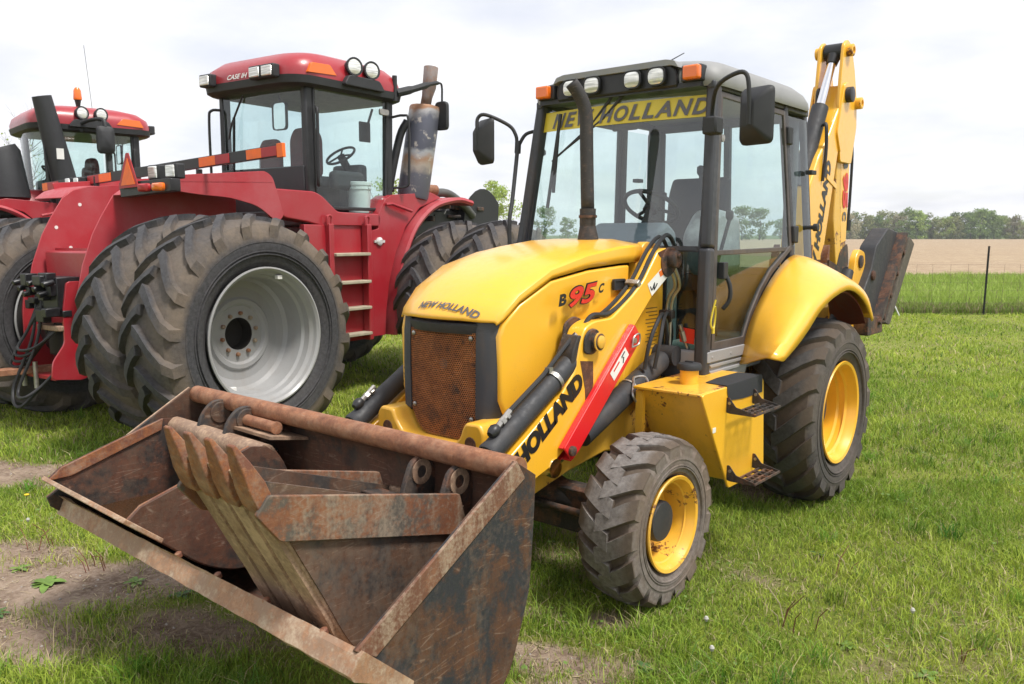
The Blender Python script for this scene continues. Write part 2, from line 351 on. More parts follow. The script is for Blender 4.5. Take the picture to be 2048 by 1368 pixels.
def bare(x, y):                          # how little grass grows at a spot
    x = np.asarray(x, float); y = np.asarray(y, float); m = np.zeros_like(x)
    for bx, by, a, b, w_ in BARE:
        u = (x - bx); v_ = (y - by); p = u * .9 + v_ * .43; q = -u * .43 + v_ * .9
        m = np.maximum(m, w_ * (1.25 - (p / a) ** 2 - (q / b) ** 2))
    return np.clip(m + .45 * fbm(x, y, 1.9, 3) + .25 * fbm(x, y, 6, 9) - .12, 0, 1)
def gz(x, y, b=None):
    b = bare(x, y) if b is None else b
    return .012 * fbm(x, y, .7, 5) + b * (.010 * fbm(x, y, 5, 1) - .008)
sa = np.concatenate([[-80, -30, -10, -3, 0, 1.2], np.arange(2, 9, .085), np.arange(9, 20, .4), [22, 26, 32, 40, 60, 100, 200, 500, 1200, 3500]])
ta = np.concatenate([[-3500, -1200, -400, -150, -60, -30, -16, -10], np.arange(-7, 7, .09), [8, 10, 13, 16, 30, 60, 150, 400, 1200, 3500]])
S_, T_ = [q.reshape(-1) for q in np.meshgrid(sa, ta, indexing='ij')]
gx = CAM.x + FH.x * S_ + RH.x * T_; gy = CAM.y + FH.y * S_ + RH.y * T_; nr = (S_ < 20) & (S_ > .5) & (np.abs(T_) < 9)
gb = np.where(nr, bare(gx, gy), 0); gv = np.stack([gx, gy, np.where(nr, gz(gx, gy, gb), 0)], 1).tolist()
nt_ = len(ta); gf = [(i * nt_ + j, i * nt_ + j + 1, (i + 1) * nt_ + j + 1, (i + 1) * nt_ + j) for i in range(len(sa) - 1) for j in range(nt_ - 1)]
me = bpy.data.meshes.new('ground'); me.from_pydata(gv, [], gf)
at = me.attributes.new('bare', 'FLOAT', 'POINT'); at.data.foreach_set('value', gb)
me.polygons.foreach_set('use_smooth', [True] * len(me.polygons))
ground = bpy.data.objects.new('ground', me); COL.objects.link(ground); tag(ground, kind='structure')
g = G('lawn_soil'); ba = g.n('ShaderNodeAttribute', attribute_name='bare').outputs['Fac']
n1 = g.noise(3.2, 8, .7); n2 = g.noise(38, 7, .75); n3 = g.noise(.35, 6, .6)
green = g.mix(g.ramp(n3, (.35, 0.), (.65, 1.)), (.15, .20, .032), (.27, .30, .06))
green = g.mix(g.ramp(n2, (.42, 0.), (.7, .75)), green, (.135, .11, .055))
soil = g.mix(g.ramp(n1, (.38, 0.), (.62, 1.)), (.15, .10, .07), (.36, .27, .20))
soil = g.mix(g.ramp(n2, (.45, 0.), (.72, .8)), soil, (.44, .35, .28))
c = g.mix(g.ramp(ba, (.18, 0.), (.5, 1.)), green, soil)
ground.data.materials.append(g.bsdf(c, .95, 0, g.bump(g.math('ADD', n2, g.noise(11, 6, .7)), .9, .02), 0, .15))
def sheet(name, s0, s1, t0, t1, z, mat):
    vs = [gp(s0, t0, z), gp(s0, t1, z), gp(s1, t1, z), gp(s1, t0, z)]
    return tag(MB().add(vs, [(0, 1, 2, 3)]).build(name, mat, smooth=0), kind='structure')
g = G('corn_stubble_field'); v = g.n('ShaderNodeMapping', {'Vector': g.co, 'Rotation': (0, 0, -PSI)}).outputs[0]
vx = g.n('ShaderNodeMapping', {'Vector': v, 'Scale': (.35, 2.0, 1)}).outputs[0]
n1 = g.noise(.33, 9, .85, vx); n2 = g.noise(.06, 5, .6, v); n3 = g.noise(2.6, 6, .8, vx)
c = g.mix(g.ramp(n1, (.38, 0.), (.62, 1.)), (.23, .165, .11), (.37, .275, .175)); c = g.mix(g.ramp(n3, (.50, 0.), (.60, .95)), c, (.54, .44, .30)); c = g.mix(g.ramp(n2, (.4, 0.), (.7, .4)), c, (.30, .215, .145))
M['stubble'] = g.bsdf(c, .95, 0, None, 0, .1)
sheet('stubble_field', 37, 372, -380, 420, .03, M['stubble'])
g = G('meadow_soil'); c = g.ramp(g.noise(1.4, 7, .75), (.3, (.13, .20, .035)), (.7, (.25, .31, .075)))
sheet('meadow_strip', 19.7, 37, -60, 70, .012, g.bsdf(c, .95, 0, None, 0, .1))
g = G('far_meadow'); sheet('far_meadow', 372, 2500, -1500, 1500, .02, g.bsdf(g.ramp(g.noise(.02, 4), (.3, (.07, .11, .03)), (.7, (.14, .17, .05))), .95, 0, None, 0, .1))
# ------------------------------------------------------------------ grass: too many blades to count
def blade_mat(name):
    g = G(name); a = g.n('ShaderNodeAttribute', attribute_name='tint').outputs['Color']
    d = g.n('ShaderNodeBsdfPrincipled', {'Base Color': a, 'Roughness': .62}); d.inputs['Specular IOR Level'].default_value = .25
    t = g.n('ShaderNodeBsdfTranslucent', {0: a}); m = g.n('ShaderNodeMixShader', {0: .28}); g.nt.links.new(d.outputs[0], m.inputs[1]); g.nt.links.new(t.outputs[0], m.inputs[2]); g.nt.links.new(m.outputs[0], g.out.inputs[0]); return g.mat
BM = blade_mat('grass_blades')
def blades(name, P, h, w_, tint, label, cat, lean=.55):
    n = len(P); a = rng.uniform(0, 2 * np.pi, n); b = rng.uniform(0, 2 * np.pi, n); ln = rng.uniform(.1, 1, n) * lean * h
    d = np.stack([np.cos(a), np.sin(a), np.zeros(n)], 1) * (w_ / 2)[:, None]; l = np.stack([np.cos(b), np.sin(b), np.zeros(n)], 1) * ln[:, None]
    up = np.array([0, 0, 1.0])
    mid = P + l * .35 + up * (h * .6)[:, None]; tip = P + l * 1.25 + up * (h * rng.uniform(.75, 1., n))[:, None]
    vs = np.stack([P - d, P + d, mid + d * .75, mid - d * .75, tip], 1).reshape(-1, 3).astype(np.float32)
    i = np.arange(n) * 5; loops = np.stack([i, i + 1, i + 2, i + 3, i + 3, i + 2, i + 4], 1).reshape(-1)
    st = np.stack([np.arange(n) * 7, np.arange(n) * 7 + 4], 1).reshape(-1)
    me = bpy.data.meshes.new(name); me.vertices.add(n * 5); me.vertices.foreach_set('co', vs.reshape(-1))
    me.loops.add(n * 7); me.loops.foreach_set('vertex_index', loops.astype(np.int32))
    me.polygons.add(n * 2); me.polygons.foreach_set('loop_start', st.astype(np.int32))
    me.update(calc_edges=True)
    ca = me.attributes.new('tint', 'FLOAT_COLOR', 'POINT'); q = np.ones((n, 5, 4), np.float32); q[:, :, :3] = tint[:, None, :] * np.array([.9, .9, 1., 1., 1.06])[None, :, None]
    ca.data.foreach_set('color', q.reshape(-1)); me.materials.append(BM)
    o = bpy.data.objects.new(name, me); COL.objects.link(o); return tag(o, label, cat, kind='stuff')
def scatter(n, s0, s1, k=.95, pad=.9):
    s = np.sqrt(rng.uniform(s0 ** 2, s1 ** 2, n)); t = rng.uniform(-1, 1, n) * (k * s + pad); return s, t
def lawn():
    Ps, hs, ws, ts = [], [], [], []
    for n, s0, s1, wd in ((300000, 2.4, 6.2, .0042), (170000, 6.2, 11, .0075), (125000, 11, 20.2, .014)):
        s, t = scatter(n, s0, s1)
        X = CAM.x + FH.x * s + RH.x * t; Y = CAM.y + FH.y * s + RH.y * t
        u = rng.uniform(0, 1, n)
        b = bare(X, Y) if s0 < 6.5 else np.maximum(0, .5 * fbm(X, Y, .9, 3))
        tall = fbm(X, Y, 1.3, 21); hue = fbm(X, Y, .55, 33)
        keep = u > b * 1.08 - .02
        X, Y, b, tall, hue = X[keep], Y[keep], b[keep], tall[keep], hue[keep]; m = len(X)
        Z = gz(X, Y, b) if s0 < 6.5 else np.zeros(m)
        h = np.clip(.046 + .045 * tall + .03 * np.maximum(0, fbm(X, Y, 4.5, 8)) + rng.normal(0, .016, m), .014, .17) * (1 - .45 * b)
        sp = rng.uniform(0, 1, m); h *= np.where(sp > .97, 1.7, 1)
        base = np.array([.19, .305, .032]); lite = np.array([.43, .515, .072]); dry = np.array([.52, .43, .25]); deep = np.array([.09, .175, .026])
        q = np.clip(.42 + .6 * hue + .45 * fbm(X, Y, 3.1, 12) + rng.normal(0, .22, m) + (.22 if s0 > 6 else 0), 0, 1)[:, None]
        col = base * (1 - q) + lite * q; col = np.where((rng.uniform(0, 1, m) < .10)[:, None], deep, col)
        isdry = rng.uniform(0, 1, m) < (.06 + .45 * np.clip(b * 1.5, 0, 1) + .08 * (hue > .25)); col = np.where(isdry[:, None], dry * rng.uniform(.6, 1.15, m)[:, None], col)
        Ps.append(np.stack([X, Y, Z - .004], 1)); hs.append(h); ws.append(wd * rng.uniform(.6, 1.5, m)); ts.append(col * rng.uniform(.9, 1.12, m)[:, None])
    return np.concatenate(Ps), np.concatenate(hs), np.concatenate(ws), np.concatenate(ts)
def tufts(n=190):
    s, t = scatter(n, 2.6, 9.5, .70, .3); P, H, W_, T = [], [], [], []
    for a, b in zip(s, t):
        p = gp(a, b); k = int(rng.integers(40, 85)); q = rng.normal(0, .035, (k, 2)); x = p.x + q[:, 0]; y = p.y + q[:, 1]
        if bare(p.x, p.y) > .5: continue
        P.append(np.stack([x, y, gz(x, y) - .004], 1)); H.append(rng.uniform(.07, .17, k) * rng.uniform(.7, 1.15)); W_.append(rng.uniform(.003, .006, k)); c = np.array([.15, .28, .032]) * rng.uniform(.75, 1.35); c = c * (1 + np.array([.25, .05, .1]) * rng.normal()); T.append(np.where((rng.uniform(0, 1, k) < .1)[:, None], np.array([.45, .38, .2]), np.clip(c, .02, 1)[None, :] * rng.uniform(.75, 1.2, k)[:, None]))
    return [np.concatenate(v_) for v_ in (P, H, W_, T)]
_L = lawn(); _T = tufts(); _L = [np.concatenate([a, b]) for a, b in zip(_L, _T)]
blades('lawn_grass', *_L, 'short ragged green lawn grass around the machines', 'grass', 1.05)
def meadow():
    n = 60000; s = np.sqrt(rng.uniform(19.75 ** 2, 36.8 ** 2, n)); t = rng.uniform(.12, .80, n) * s
    k = rng.uniform(0, 1, n) < .35; s = np.where(k, rng.uniform(19.75, 21.2, n), s)
    X = CAM.x + FH.x * s + RH.x * t; Y = CAM.y + FH.y * s + RH.y * t
    tall = fbm(X, Y, .6, 4); h = np.clip(.30 + .2 * tall + rng.normal(0, .06, n), .08, .62) * np.where(s < 21.2, .75, 1)
    q = np.clip(.5 + .5 * tall + rng.normal(0, .2, n), 0, 1)[:, None]; col = np.array([.22, .33, .055]) * (1 - q) + np.array([.40, .50, .11]) * q
    dk = (s < 21.2)[:, None]; col = np.where(dk, col * .72, col); dry = rng.uniform(0, 1, n) < np.where(s < 21.2, .22, .05); col = np.where(dry[:, None], np.array([.27, .21, .13]), col)
    return np.stack([X, Y, np.zeros(n)], 1), h, rng.uniform(.012, .03, n), col
blades('meadow_grass', *meadow(), 'tall green meadow grass beyond the wire fence', 'grass', .5)
# ------------------------------------------------------------------ tyres and wheels (axis along x, centred on the hub)
def tyre(name, R_, W, rim, lh, n, lw, span, mat, fdir=1, pw=1.0, xin=-.04, seg=80, lap=.93):
    mb = MB(); Rc = R_ - lh; h = Rc - rim
    half = [(-.33, rim - .012), (-.40, rim + .012), (-.462, rim + .16 * h), (-.5, rim + .42 * h), (-.497, rim + .60 * h), (-.468, rim + .78 * h), (-.405, rim + .915 * h), (-.25, rim + .985 * h), (0, Rc)]
    prof = [(x * W, r) for x, r in half]; prof += [(-x, r) for x, r in prof[:-1][::-1]]
    mb.lathe(prof, n=seg)
    for sd in (-1, 1):                  # moulded rings on the sidewalls
        for q, wq in ((.30, .5), (.36, .5), (.545, .498)): mb.lathe([(sd * (wq * W - .010), rim + q * h - .006), (sd * (wq * W + .0035), rim + q * h - .003), (sd * (wq * W + .0035), rim + q * h + .003), (sd * (wq * W - .010), rim + q * h + .006)], n=seg)
    xs = [-x * W for x, r in half[::-1]][:6]; rs = [r for x, r in half[::-1]][:6]
    rc = lambda x: interp(abs(x), xs, rs)
    pos = lambda x, r, a: (x, fdir * math.cos(a) * r, math.sin(a) * r)
    for sd in (-1, 1):
        for k in range(n):
            a0 = 2 * math.pi * (k + (.5 if sd > 0 else 0)) / n + random.uniform(-.004, .004); rings = []
            for j in range(8):
                t = j / 7; x = W * (xin + (.492 - xin) * t); ang = a0 + span * t ** pw
                rb = rc(x) - .015; rt = min(R_, rc(x * lap) + lh * (1 - .25 * t))
                wt = lw * (1 + .22 * t) / R_ / 2; wb = wt * 1.32
                if j == 7: rt -= lh * .15
                rings.append([pos(sd * x, rb, ang - wb), pos(sd * x, rt, ang - wt), pos(sd * x, rt, ang + wt), pos(sd * x, rb, ang + wb)])
            mb.loft(rings)
    return mb.build(name, mat, None, smooth=34, bevel=0)
def bolts(mb, x, r, n, br, bl, a0=0):
    for k in range(n):
        a = a0 + 2 * math.pi * k / n; mb.lathe([(0, br), (bl * .75, br), (bl, br * .7), (bl, 0)], (x, r * math.cos(a), r * math.sin(a)), n=8)
def wheel(parent, loc, proto, rz=0, flip=False, name='wheel'):
    e = empty(name, loc, rz + (math.pi if flip else 0)); e.parent = parent
    for p in proto: copy_obj(p, e)
    return e
def finish(protos):
    for p in protos: bpy.data.objects.remove(p)
TH = None
rub_f = rubber('front_tyre_rubber', .44, .235, .31, (.17, .115, .075), (.27, .255, .245), (.095, .088, .084), .9, False, .90)
rub_r = rubber('rear_tyre_rubber', .655, .345, .46, (.17, .13, .095), (.085, .085, .088), (.028, .027, .028), .65, False, .90)
rub_t = rubber('tractor_tyre_rubber', 1.03, .56, .63, (.225, .172, .122), (.085, .086, .094), (.030, .030, .033), .82, True)
FT = tyre('tyre', .44, .31, .238, .031, 17, .086, .25, rub_f, -1, 1.2, -.12, 72, .88)
RT_ = tyre('tyre', .655, .47, .345, .040, 17, .098, .34, rub_r, -1, 1.1, -.03, 80)
TT = tyre('tyre', 1.035, .63, .565, .058, 20, .075, .34, rub_t, 1, 1.25, -.03, 96)
# front rim: yellow dish with a black hub drum
mb = MB(); mb.lathe([(.10, .20), (.125, .236), (.148, .248), (.155, .244), (.150, .228), (.128, .218), (.10, .205), (.03, .196), (-.01, .19), (-.02, .12), (-.02, .0)], n=48)
mb.lathe([(-.13, .228), (-.148, .246), (-.155, .24)], n=48)
FR = mb.build('rim', M['yellow_worn'])
mb = MB(); mb.lathe([(-.06, .105), (.075, .105), (.088, .098), (.092, .07), (.092, .0)], n=36); bolts(mb, -.018, .145, 8, .012, .03)
FHB = mb.build('hub', M['cyl'], smooth=40)
mb = MB(); mb.lathe([(.14, .30), (.19, .345), (.215, .362), (.224, .358), (.218, .338), (.185, .325), (.15, .312), (.10, .308), (.085, .292), (.02, .288), (-.01, .278), (-.03, .20), (-.03, 0)], n=56)
mb.lathe([(-.19, .34), (-.215, .36), (-.224, .35)], n=56)
RR = mb.build('rim', M['yellow'])
mb = MB(); mb.lathe([(-.05, .15), (.05, .15), (.066, .142), (.072, .11), (.072, 0)], n=36); bolts(mb, -.03, .19, 8, .014, .04)
RHB = mb.build('hub', M['dkrust'], smooth=40)
# tractor rim: deep silver dish
mb = MB(); mb.lathe([(.27, .555), (.288, .585), (.300, .585), (.303, .572), (.285, .552), (.255, .543), (.225, .522), (.17, .515), (.145, .498), (.03, .492), (-.02, .485), (-.055, .46), (-.075, .40), (-.075, .32), (-.055, .30), (-.055, .265), (-.085, .245), (-.085, .140)], n=72)
mb.lathe([(-.27, .55), (-.295, .585), (-.303, .57)], n=72)
TR_ = mb.build('rim', M['silver'], smooth=16)
mb = MB(); mb.lathe([(-.085, .142), (-.10, .138), (-.20, .13), (-.21, .0)], n=36); mb.lathe([(-.25, .545), (-.265, .50), (-.265, .0)], n=36)  # second lathe: added black disc, inner-wheel shade put into its colour
THB = mb.build('hub', plain('black_hub_and_shade', (.02, .017, .015), .7), smooth=40)
mb = MB(); bolts(mb, -.085, .178, 10, .018, .028, .2); TBL = each(mb, 'wheel_bolt', rusty('rusty_bolts', (.30, .24, .17), mudamt=.5, rust=.5), smooth=40)
mb = MB(); mb.box((.255, .17, .49), (.04, .05, .035)); mb.box((.02, -.16, -.46), (.03, .05, .05)); TVB = each(mb, 'balance_weight', M['sticker'], bevel=.004)
# ------------------------------------------------------------------ backhoe loader: x to its left, y to its rear
BH = tag(empty('backhoe_loader'), 'yellow backhoe loader with grey cab roof and rusty front bucket', 'backhoe loader')
def part(mb, name, mat, parent=None, **k): return mb.build(name, mat, parent or BH, **k)
wheel(BH, (.875, 0, .435), [FT, FR, FHB]); wheel(BH, (-.875, 0, .435), [FT, FR, FHB])
for c in BH.children[-1].children: c.scale = (-1, 1, 1)
wheel(BH, (.855, 2.25, .645), [RT_, RR, RHB]); wheel(BH, (-.855, 2.25, .645), [RT_, RR, RHB])
for c in BH.children[-1].children: c.scale = (-1, 1, 1)
# --- hood
HY = [-.565, -.535, -.43, -.20, .10, .40, .62]; HW = [.335, .352, .372, .393, .410, .420, .425]
HS = [1.438, 1.458, 1.545, 1.655, 1.700, 1.718, 1.722]; HC = [1.446, 1.484, 1.580, 1.695, 1.765, 1.802, 1.815]; HK = [.012, .036, .044, .042, .04, .036, .032]; HB = [.110, .100, .065, .02, 0, 0, 0]
hw = lambda y: interp(y, HY, HW)
yy = [-.565, -.555, -.535, -.50, -.43, -.33, -.20, -.05, .10, .25, .40, .52, .62]
rings = []
for y in yy:
    i = [interp(y, HY, a) for a in (HW, HS, HC, HK, HB)]; w_, zs, zc, k, bl = i; r = []
    for f, z in ((1.0, zs), (1.004, lerp(zs, zc, .5)), (.998, lerp(zs, zc, .93)), (.972, zc + .004), (.80, zc + k * .40), (.62, zc + k * .78), (.52, zc + k * .98), (.3, zc + k * 1.03), (0, zc + k * 1.05)): r.append((f * w_, y - bl * (1 - (f if f < 1 else 1) ** 2), z))
    rings.append(r + [(-x, y2, z) for x, y2, z in r[:-1][::-1]])
hood = part(MB().loft(rings, False), 'hood', M['yellow'], solid=.012, smooth=30)
hl = text('hood_lettering', 'NEW HOLLAND', M['letter_grey'], hood, (-.130, -.635, 1.488), (.385, 0, .0), (.010, .034, .022), .035, .0, .2); drape(hl, hood, (0, .62, -.78), .0125)
mb = MB(); mb.prism(rnd([(-.43, 1.70), (.43, 1.70), (.43, 1.80), (.30, 1.835), (-.30, 1.835), (-.43, 1.80)], .02), 'y', .628, .95); part(mb, 'cowl', M['frame'], bevel=.006)
for sx in (1, -1):
    top = [(-.558, 1.38), (-.535, 1.44)] + [(y, interp(y, HY, HS) - .014) for y in (-.49, -.43, -.36, -.28, -.20, -.05, .10, .25, .40, .49)]
    poly = [(-.552, 1.06)] + top + [(.47, .93), (-.38, .93), (-.46, .945), (-.525, .985)]
    X_ = lambda y, z: sx * (hw(y) + .006 + .012 * math.sin(max(0, min(1, (z - .95) / .6)) * math.pi))
    mb = MB().prism(poly, 'x', lambda y, z: sx * (hw(y) - .03), X_); sp_ = part(mb, 'side_panel', M['yellow_worn' if sx < 0 else 'yellow'], bevel=.012, seg=3)
    if sx > 0:
        u = V(.006, 1, .10); x0 = .437
        text('model_letter', 'B', M['letter'], sp_, (.436, -.200, 1.510), u * .066, V(0, .004, .062), .055, .006, .1)
        text('model_number_outline', '95', M['letter'], sp_, (x0 - .002, -.112, 1.490), u * .266, V(0, .004, .116), .065, .001, .25)  # black outline printed behind the red number
        text('model_number', '95', M['letter_red'], sp_, (x0, -.104, 1.498), u * .250, V(0, .004, .102), .03, .003, .25)
        text('model_letter', 'C', M['letter'], sp_, (.439, .158, 1.560), u * .055, V(0, .004, .052), .05, .004, .25)
        mb = MB().ring_prism(rrect(.115, .062, .012, (.375, 1.60)), rrect(.095, .042, .008, (.375, 1.60)), 'x', .425, .442); mb.prism(rrect(.097, .044, .008, (.375, 1.60)), 'x', .42, .434); mb.build('panel_latch', M['plastic'], sp_)
        mb = MB(); mb.lathe([(0, .026), (.004, .024), (.0045, 0)], (.405, -.44, 1.005), n=14); mb.lathe([(0, .008), (.003, .007), (.003, 0)], (.408, -.40, 1.035), n=8); each(mb, 'rust_spot', M['rustsolid'], sp_)
# --- grille and surround
gy = lambda x: -.615 + .35 * x * x
mb = MB(); W2, Z0, Z1, pit = .246, .83, 1.40, .0118
nx = int(2 * W2 / pit); nz = int((Z1 - Z0) / (pit * .866))
for j in range(nz):
    for i in range(nx):
        cx_ = -W2 + pit * (i + .5 + (.5 if j % 2 else 0)); cz = Z0 + pit * .866 * (j + .5)
        low = .845 + .13 * max(0, (abs(cx_) - .12) / .12) ** 2
        if abs(cx_) > W2 - pit * .5 or cz < low: continue
        vs = []
        for rr in (.58, .36):
            for a in range(6): t = math.pi / 6 + a * math.pi / 3; x = cx_ + pit * rr * math.cos(t); vs.append((x, gy(x) - (.002 if rr < .5 else 0), cz + pit * rr * math.sin(t)))
        mb.add(vs, [(a, (a + 1) % 6, 6 + (a + 1) % 6, 6 + a) for a in range(6)])
gm = rusty('rusty_grille', (.09, .05, .035), (.27, .095, .032), (.52, .19, .05), (.26, .14, .07), rust=.86, mudamt=.25, sc=1.2, streak=False)
grille = part(mb, 'grille', gm, smooth=0)
mb = MB(); mb.box((0, -.56, 1.09), (.60, .02, .66)); part(mb, 'radiator', plain('radiator_core', (.016, .013, .012), .8), grille)
mb = MB(); mb.lathe([(0, .030), (.004, .028), (.004, 0)], (.02, gy(0) + .004, 1.225), (0, -1, 0), n=20); part(mb, 'grille_emblem', plain('round_plug', (.03, .045, .05), .5), grille)
mb = MB()
for x, z in ((-.205, 1.365), (.205, 1.365), (-.205, .985), (.205, .955)): mb.lathe([(0, .013), (.006, .013), (.010, .006), (.010, 0)], (x, gy(x) - .002, z), (0, -1, 0), n=10)
each(mb, 'grille_screw', M['steel'], grille)
for sx in (1, -1):
    pl = [(.236, gy(.236) - .010), (.262, -.606), (.30, -.590), (.335, -.556), (.352, -.515), (.352, -.45), (.236, -.45)]
    rings = [[(sx * (x * k + o), y + dy, z) for x, y in pl] for z, k, o, dy in ((.945, .965, 0, .02), (.965, .985, 0, 0), (1.20, 1., 0, 0), (1.38, 1., 0, .004), (1.452, .985, 0, .012))]
    part(MB().loft(rings), 'grille_surround', M['frame'], smooth=40)
rings = []
for z, k in ((1.385, 0), (1.40, -.012), (1.432, -.02), (1.44, -.012)):
    rings.append([(x, -.632 + k + .62 * x * x * abs(x) / .36 * 2.2, z) for x in np.linspace(-.345, .345, 15)] + [(.345, -.45, z), (-.345, -.45, z)])
part(MB().loft(rings), 'grille_cap', M['frame'], smooth=40)
bp = [(-.375, .50), (-.385, .93), (-.355, .972), (-.265, .968), (-.246, .93), (-.236, .91), (-.19, .855), (-.13, .838), (.13, .838), (.19, .855), (.228, .89), (.24, .93), (.265, .968), (.355, .972), (.385, .93), (.375, .50)]
bumper = part(MB().prism(rnd(bp, .018, 3), 'y', -.715, -.44), 'front_bumper', M['yellow_worn'], bevel=.016, seg=3)
for x in (-.30, .30):
    mb = MB(); mb.lathe([(0, .038), (.004, .035), (.004, .0)], (x, -.714, .865), (0, -1, 0), n=20); part(mb, 'tow_hole_dark_disc', M['rustsolid'], bumper)  # dark rusty disc on the bumper face; hole's inner shade painted as colour
mb = MB(); 
for x, z, a, b in ((-.12, .835, .06, .018), (.05, .833, .02, .010), (.15, .835, .03, .014)): mb.box((x, -.719, z - .004), (a, .004, b))
each(mb, 'rust_patch', M['rustsolid'], bumper, bevel=.002)
# --- chassis, axle
mb = MB()
for sx in (1, -1): mb.prism([(-.45, .55), (-.45, .95), (.0, .95), (.9, 1.0), (3.0, 1.0), (3.0, .62), (1.0, .55), (.25, .66), (-.1, .62)], 'x', sx * .36, sx * .44)
mb.box((0, .9, .80), (.75, 2.9, .25)); part(mb, 'chassis', M['yellow_dark'], bevel=.01)
mb = MB(); mb.tube([(-.74, 0, .43), (-.45, 0, .43), (-.2, 0, .46), (.2, 0, .46), (.45, 0, .43), (.74, 0, .43)], [.075, .07, .12, .12, .07, .075], 14); mb.box((0, 0, .52), (.3, .22, .26)); mb.prism([(-.62, .30), (-.55, .52), (.55, .52), (.62, .30), (.5, .28), (-.5, .28)], 'y', -.07, .07); part(mb, 'front_axle', M['dkrust'], bevel=.008)
mb = MB(); mb.tube([(-.75, 2.25, .645), (.75, 2.25, .645)], .13, 16); mb.box((0, 2.25, .66), (.5, .42, .42)); part(mb, 'rear_axle', M['dkrust'], bevel=.02)
mb = MB(); mb.tube([(.15, -.12, .42), (.62, -.13, .42)], .02, 10); mb.tube([(-.62, -.13, .42), (-.15, -.12, .42)], .02, 10); each(mb, 'steering_rod', M['dkrust'], BH)
